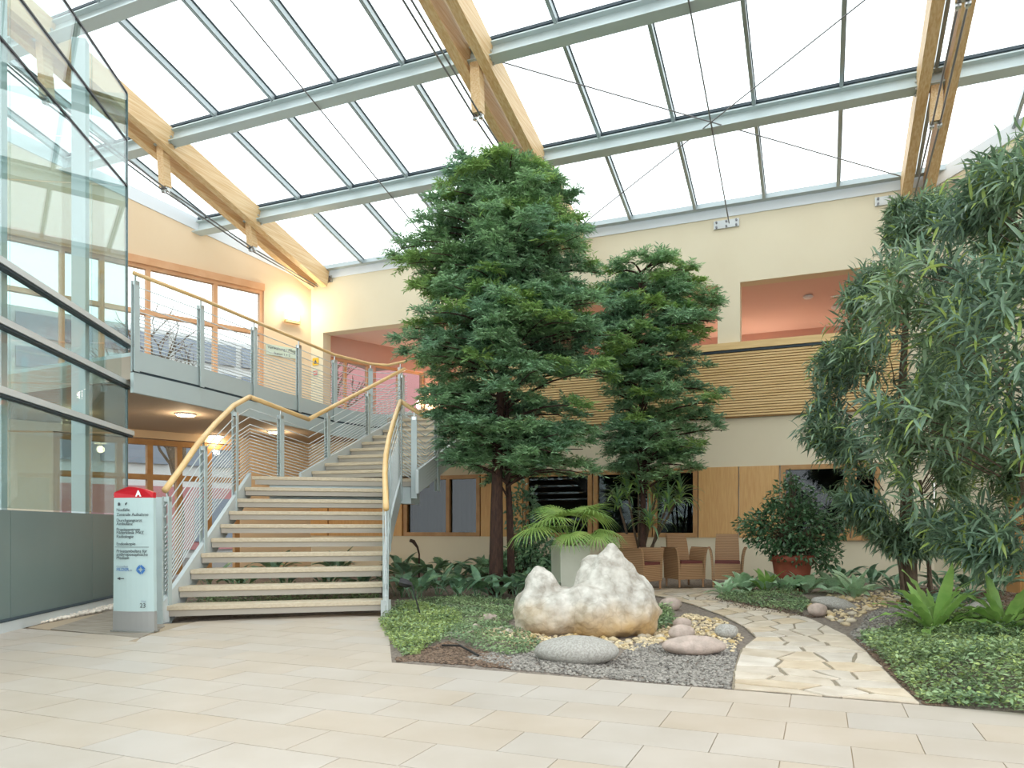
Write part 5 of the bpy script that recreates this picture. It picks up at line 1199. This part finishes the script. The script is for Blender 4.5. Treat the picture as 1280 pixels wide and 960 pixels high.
# terracotta pot and its ficus
pc = gp(990, 741.5); Zp = float((pc - CAM) @ FW); e = root('terracotta_pot', pc, 'round terracotta pot with ribbed bands under the bushy ficus', 'pot')
zt = 1 - 35 / FPX * Zp; rt_ = 26 / FPX * Zp; b = MB(); b.lathe([(rt_ * .70, -.01), (rt_ * .82, zt * .45), (rt_ * .83, zt * .46), (rt_ * .82, zt * .5), (rt_ * .90, zt * .82), (rt_ * 1.0, zt * .83), (rt_ * 1.02, zt * .95), (rt_ * .98, zt), (rt_ * .88, zt), (rt_ * .85, zt - .06)], pc, 32); b.obj('vessel', M['terra'], e, smooth=True)
b = MB(); b.lathe([(rt_ * .85, zt - .07), (rt_ * .3, zt - .05)], pc); b.obj('potting_soil', M['soil'], e)
pb = pc + UP * (zt - .05)
leaf_bush('bushy_ficus', 'bushy small-leaved ficus spilling out of the terracotta pot', 'plant', [(985, 655, 42, 42, 0), (962, 660, 32, 30, -.1), (1012, 665, 36, 36, .1), (990, 622, 28, 24, 0), (940, 655, 22, 14, 0), (1030, 690, 22, 26, 0), (1000, 690, 40, 16, -.1), (1045, 660, 14, 20, 0), (988, 600, 9, 12, 0)], 5200, .075, 'bush', 7, Zp, base=pb)
b = MB(); b.tube([gp(1161, 736) - UP * .02, gp(1161, 736) + UP * .95], .028, 8); t_ = tag(b.obj('stake', M['bark']), 'short brown wooden stake right of the leafy trunk', 'stake')
# small garden fittings
q = gp(528, 779); e = root('spike_lamp', q, 'black spike lamp leaning in the lime ground cover', 'lamp'); h = q + RT * -.11 + UP * .36
b = MB(); b.tube([q - UP * .03, h], .008, 6); b.obj('spike', M['black'], e)
b = MB(); d_ = norm((RT * -.8 + UP * .2)[None])[0]; b.tube([h, h + d_ * .05, h + d_ * .13], [.02, .045, .05], 10); b.obj('lamp_head', M['black'], e)
q = gp(524, 733); e = root('watering_spout', q, 'dark curved spout standing above the left leaves by the wall', 'garden fitting'); b = MB(); b.tube([q - UP * .02, q + UP * .5, q + UP * .62 - RT * .03, q + UP * .72 - RT * .1, q + UP * .74 - RT * .16], [.015, .015, .02, .035, .03], 8); b.obj('pipe', M['bark'], e)
b = MB(); b.tube([gp(553, 813) + UP * .02, gp(575, 818) + UP * .05, gp(598, 826) + UP * .015], .009, 6); tag(b.obj('hose', M['black']), 'short black hose lying on the mulch at the bed edge', 'hose')

# ================================================================ WICKER CHAIRS
def bent_panel(pts, th, m):               # side view outline (y,z) swept: list of cross rows
    pass
def chair_meshes():
    me = {}
    b = MB(); b.bb((-.235, -.27, .13), (.235, .22, .385)); me['seat_base'] = (b.mesh('seat_base', M['wicker']), None)
    b = MB(); b.bb((-.225, -.265, .386), (.225, .17, .43)); me['cushion'] = (b.mesh('seat_cushion', M['cushion']), None)
    b = MB(); rows = [(.36, .17, .225), (.55, .20, .225), (.75, .245, .215), (.87, .285, .205)]; vs = []
    for z, y, hw_ in rows: vs += [(-hw_, y, z), (hw_, y, z), (hw_, y + .045, z), (-hw_, y + .045, z)]
    b.add(vs, [(4 * i + a, 4 * i + (a + 1) % 4, 4 * i + 4 + (a + 1) % 4, 4 * i + 4 + a) for i in range(3) for a in range(4)] + [(3, 2, 1, 0), (12, 13, 14, 15)]); me['backrest'] = (b.mesh('backrest', M['wicker']), None)
    for sg in (-1, 1):
        b = MB(); rows = [(.13, .24), (.32, .245), (.50, .262), (.60, .285), (.655, .315)]; vs = []
        for z, x in rows: vs += [(sg * x, -.275, z), (sg * (x + .04), -.275, z), (sg * (x + .04), .25, z), (sg * x, .25, z)]
        b.add(vs, [(4 * i + a, 4 * i + (a + 1) % 4, 4 * i + 4 + (a + 1) % 4, 4 * i + 4 + a) for i in range(4) for a in range(4)] + [(3, 2, 1, 0), (16, 17, 18, 19)]); me['arm_panel' + str(sg)] = (b.mesh('arm_panel', M['wicker']), None)
    for k, (x, y) in enumerate([(-.25, -.25), (.25, -.25), (-.24, .22), (.24, .22)]):
        b = MB(); b.tube([(x, y, 0), (x, y, .16)], [.017, .022], 8); me['leg' + str(k)] = (b.mesh('leg', M['legw']), None)
    return me
CM = chair_meshes()
def chair(px, Z, face, label):
    q = PZ(px, Z, .031 if inside(PZ(px, Z, 0)[:2], path_poly) else .0); q[2] = .03; e = root('wicker_armchair', q, label, 'armchair', 'wicker armchairs by the back wall')
    T_ = Matrix.Translation(Vector(q)) @ Matrix.Rotation(face, 4, 'Z') @ Matrix.Diagonal((.88, .92, 1, 1))
    for nm, (me, _) in CM.items():
        n_ = nm.rstrip('-0123456789'); place({'cushion': 'seat_cushion'}.get(n_, n_), me, e, T_)
chair(909, 12.35, .12, 'wicker armchair facing the room, rightmost, empty maroon seat')
chair(855, 12.4, .70, 'wicker armchair turned right, standing in the middle of three')
chair(800, 11.9, 1.15, 'wicker armchair seen from its side right behind the boulder')
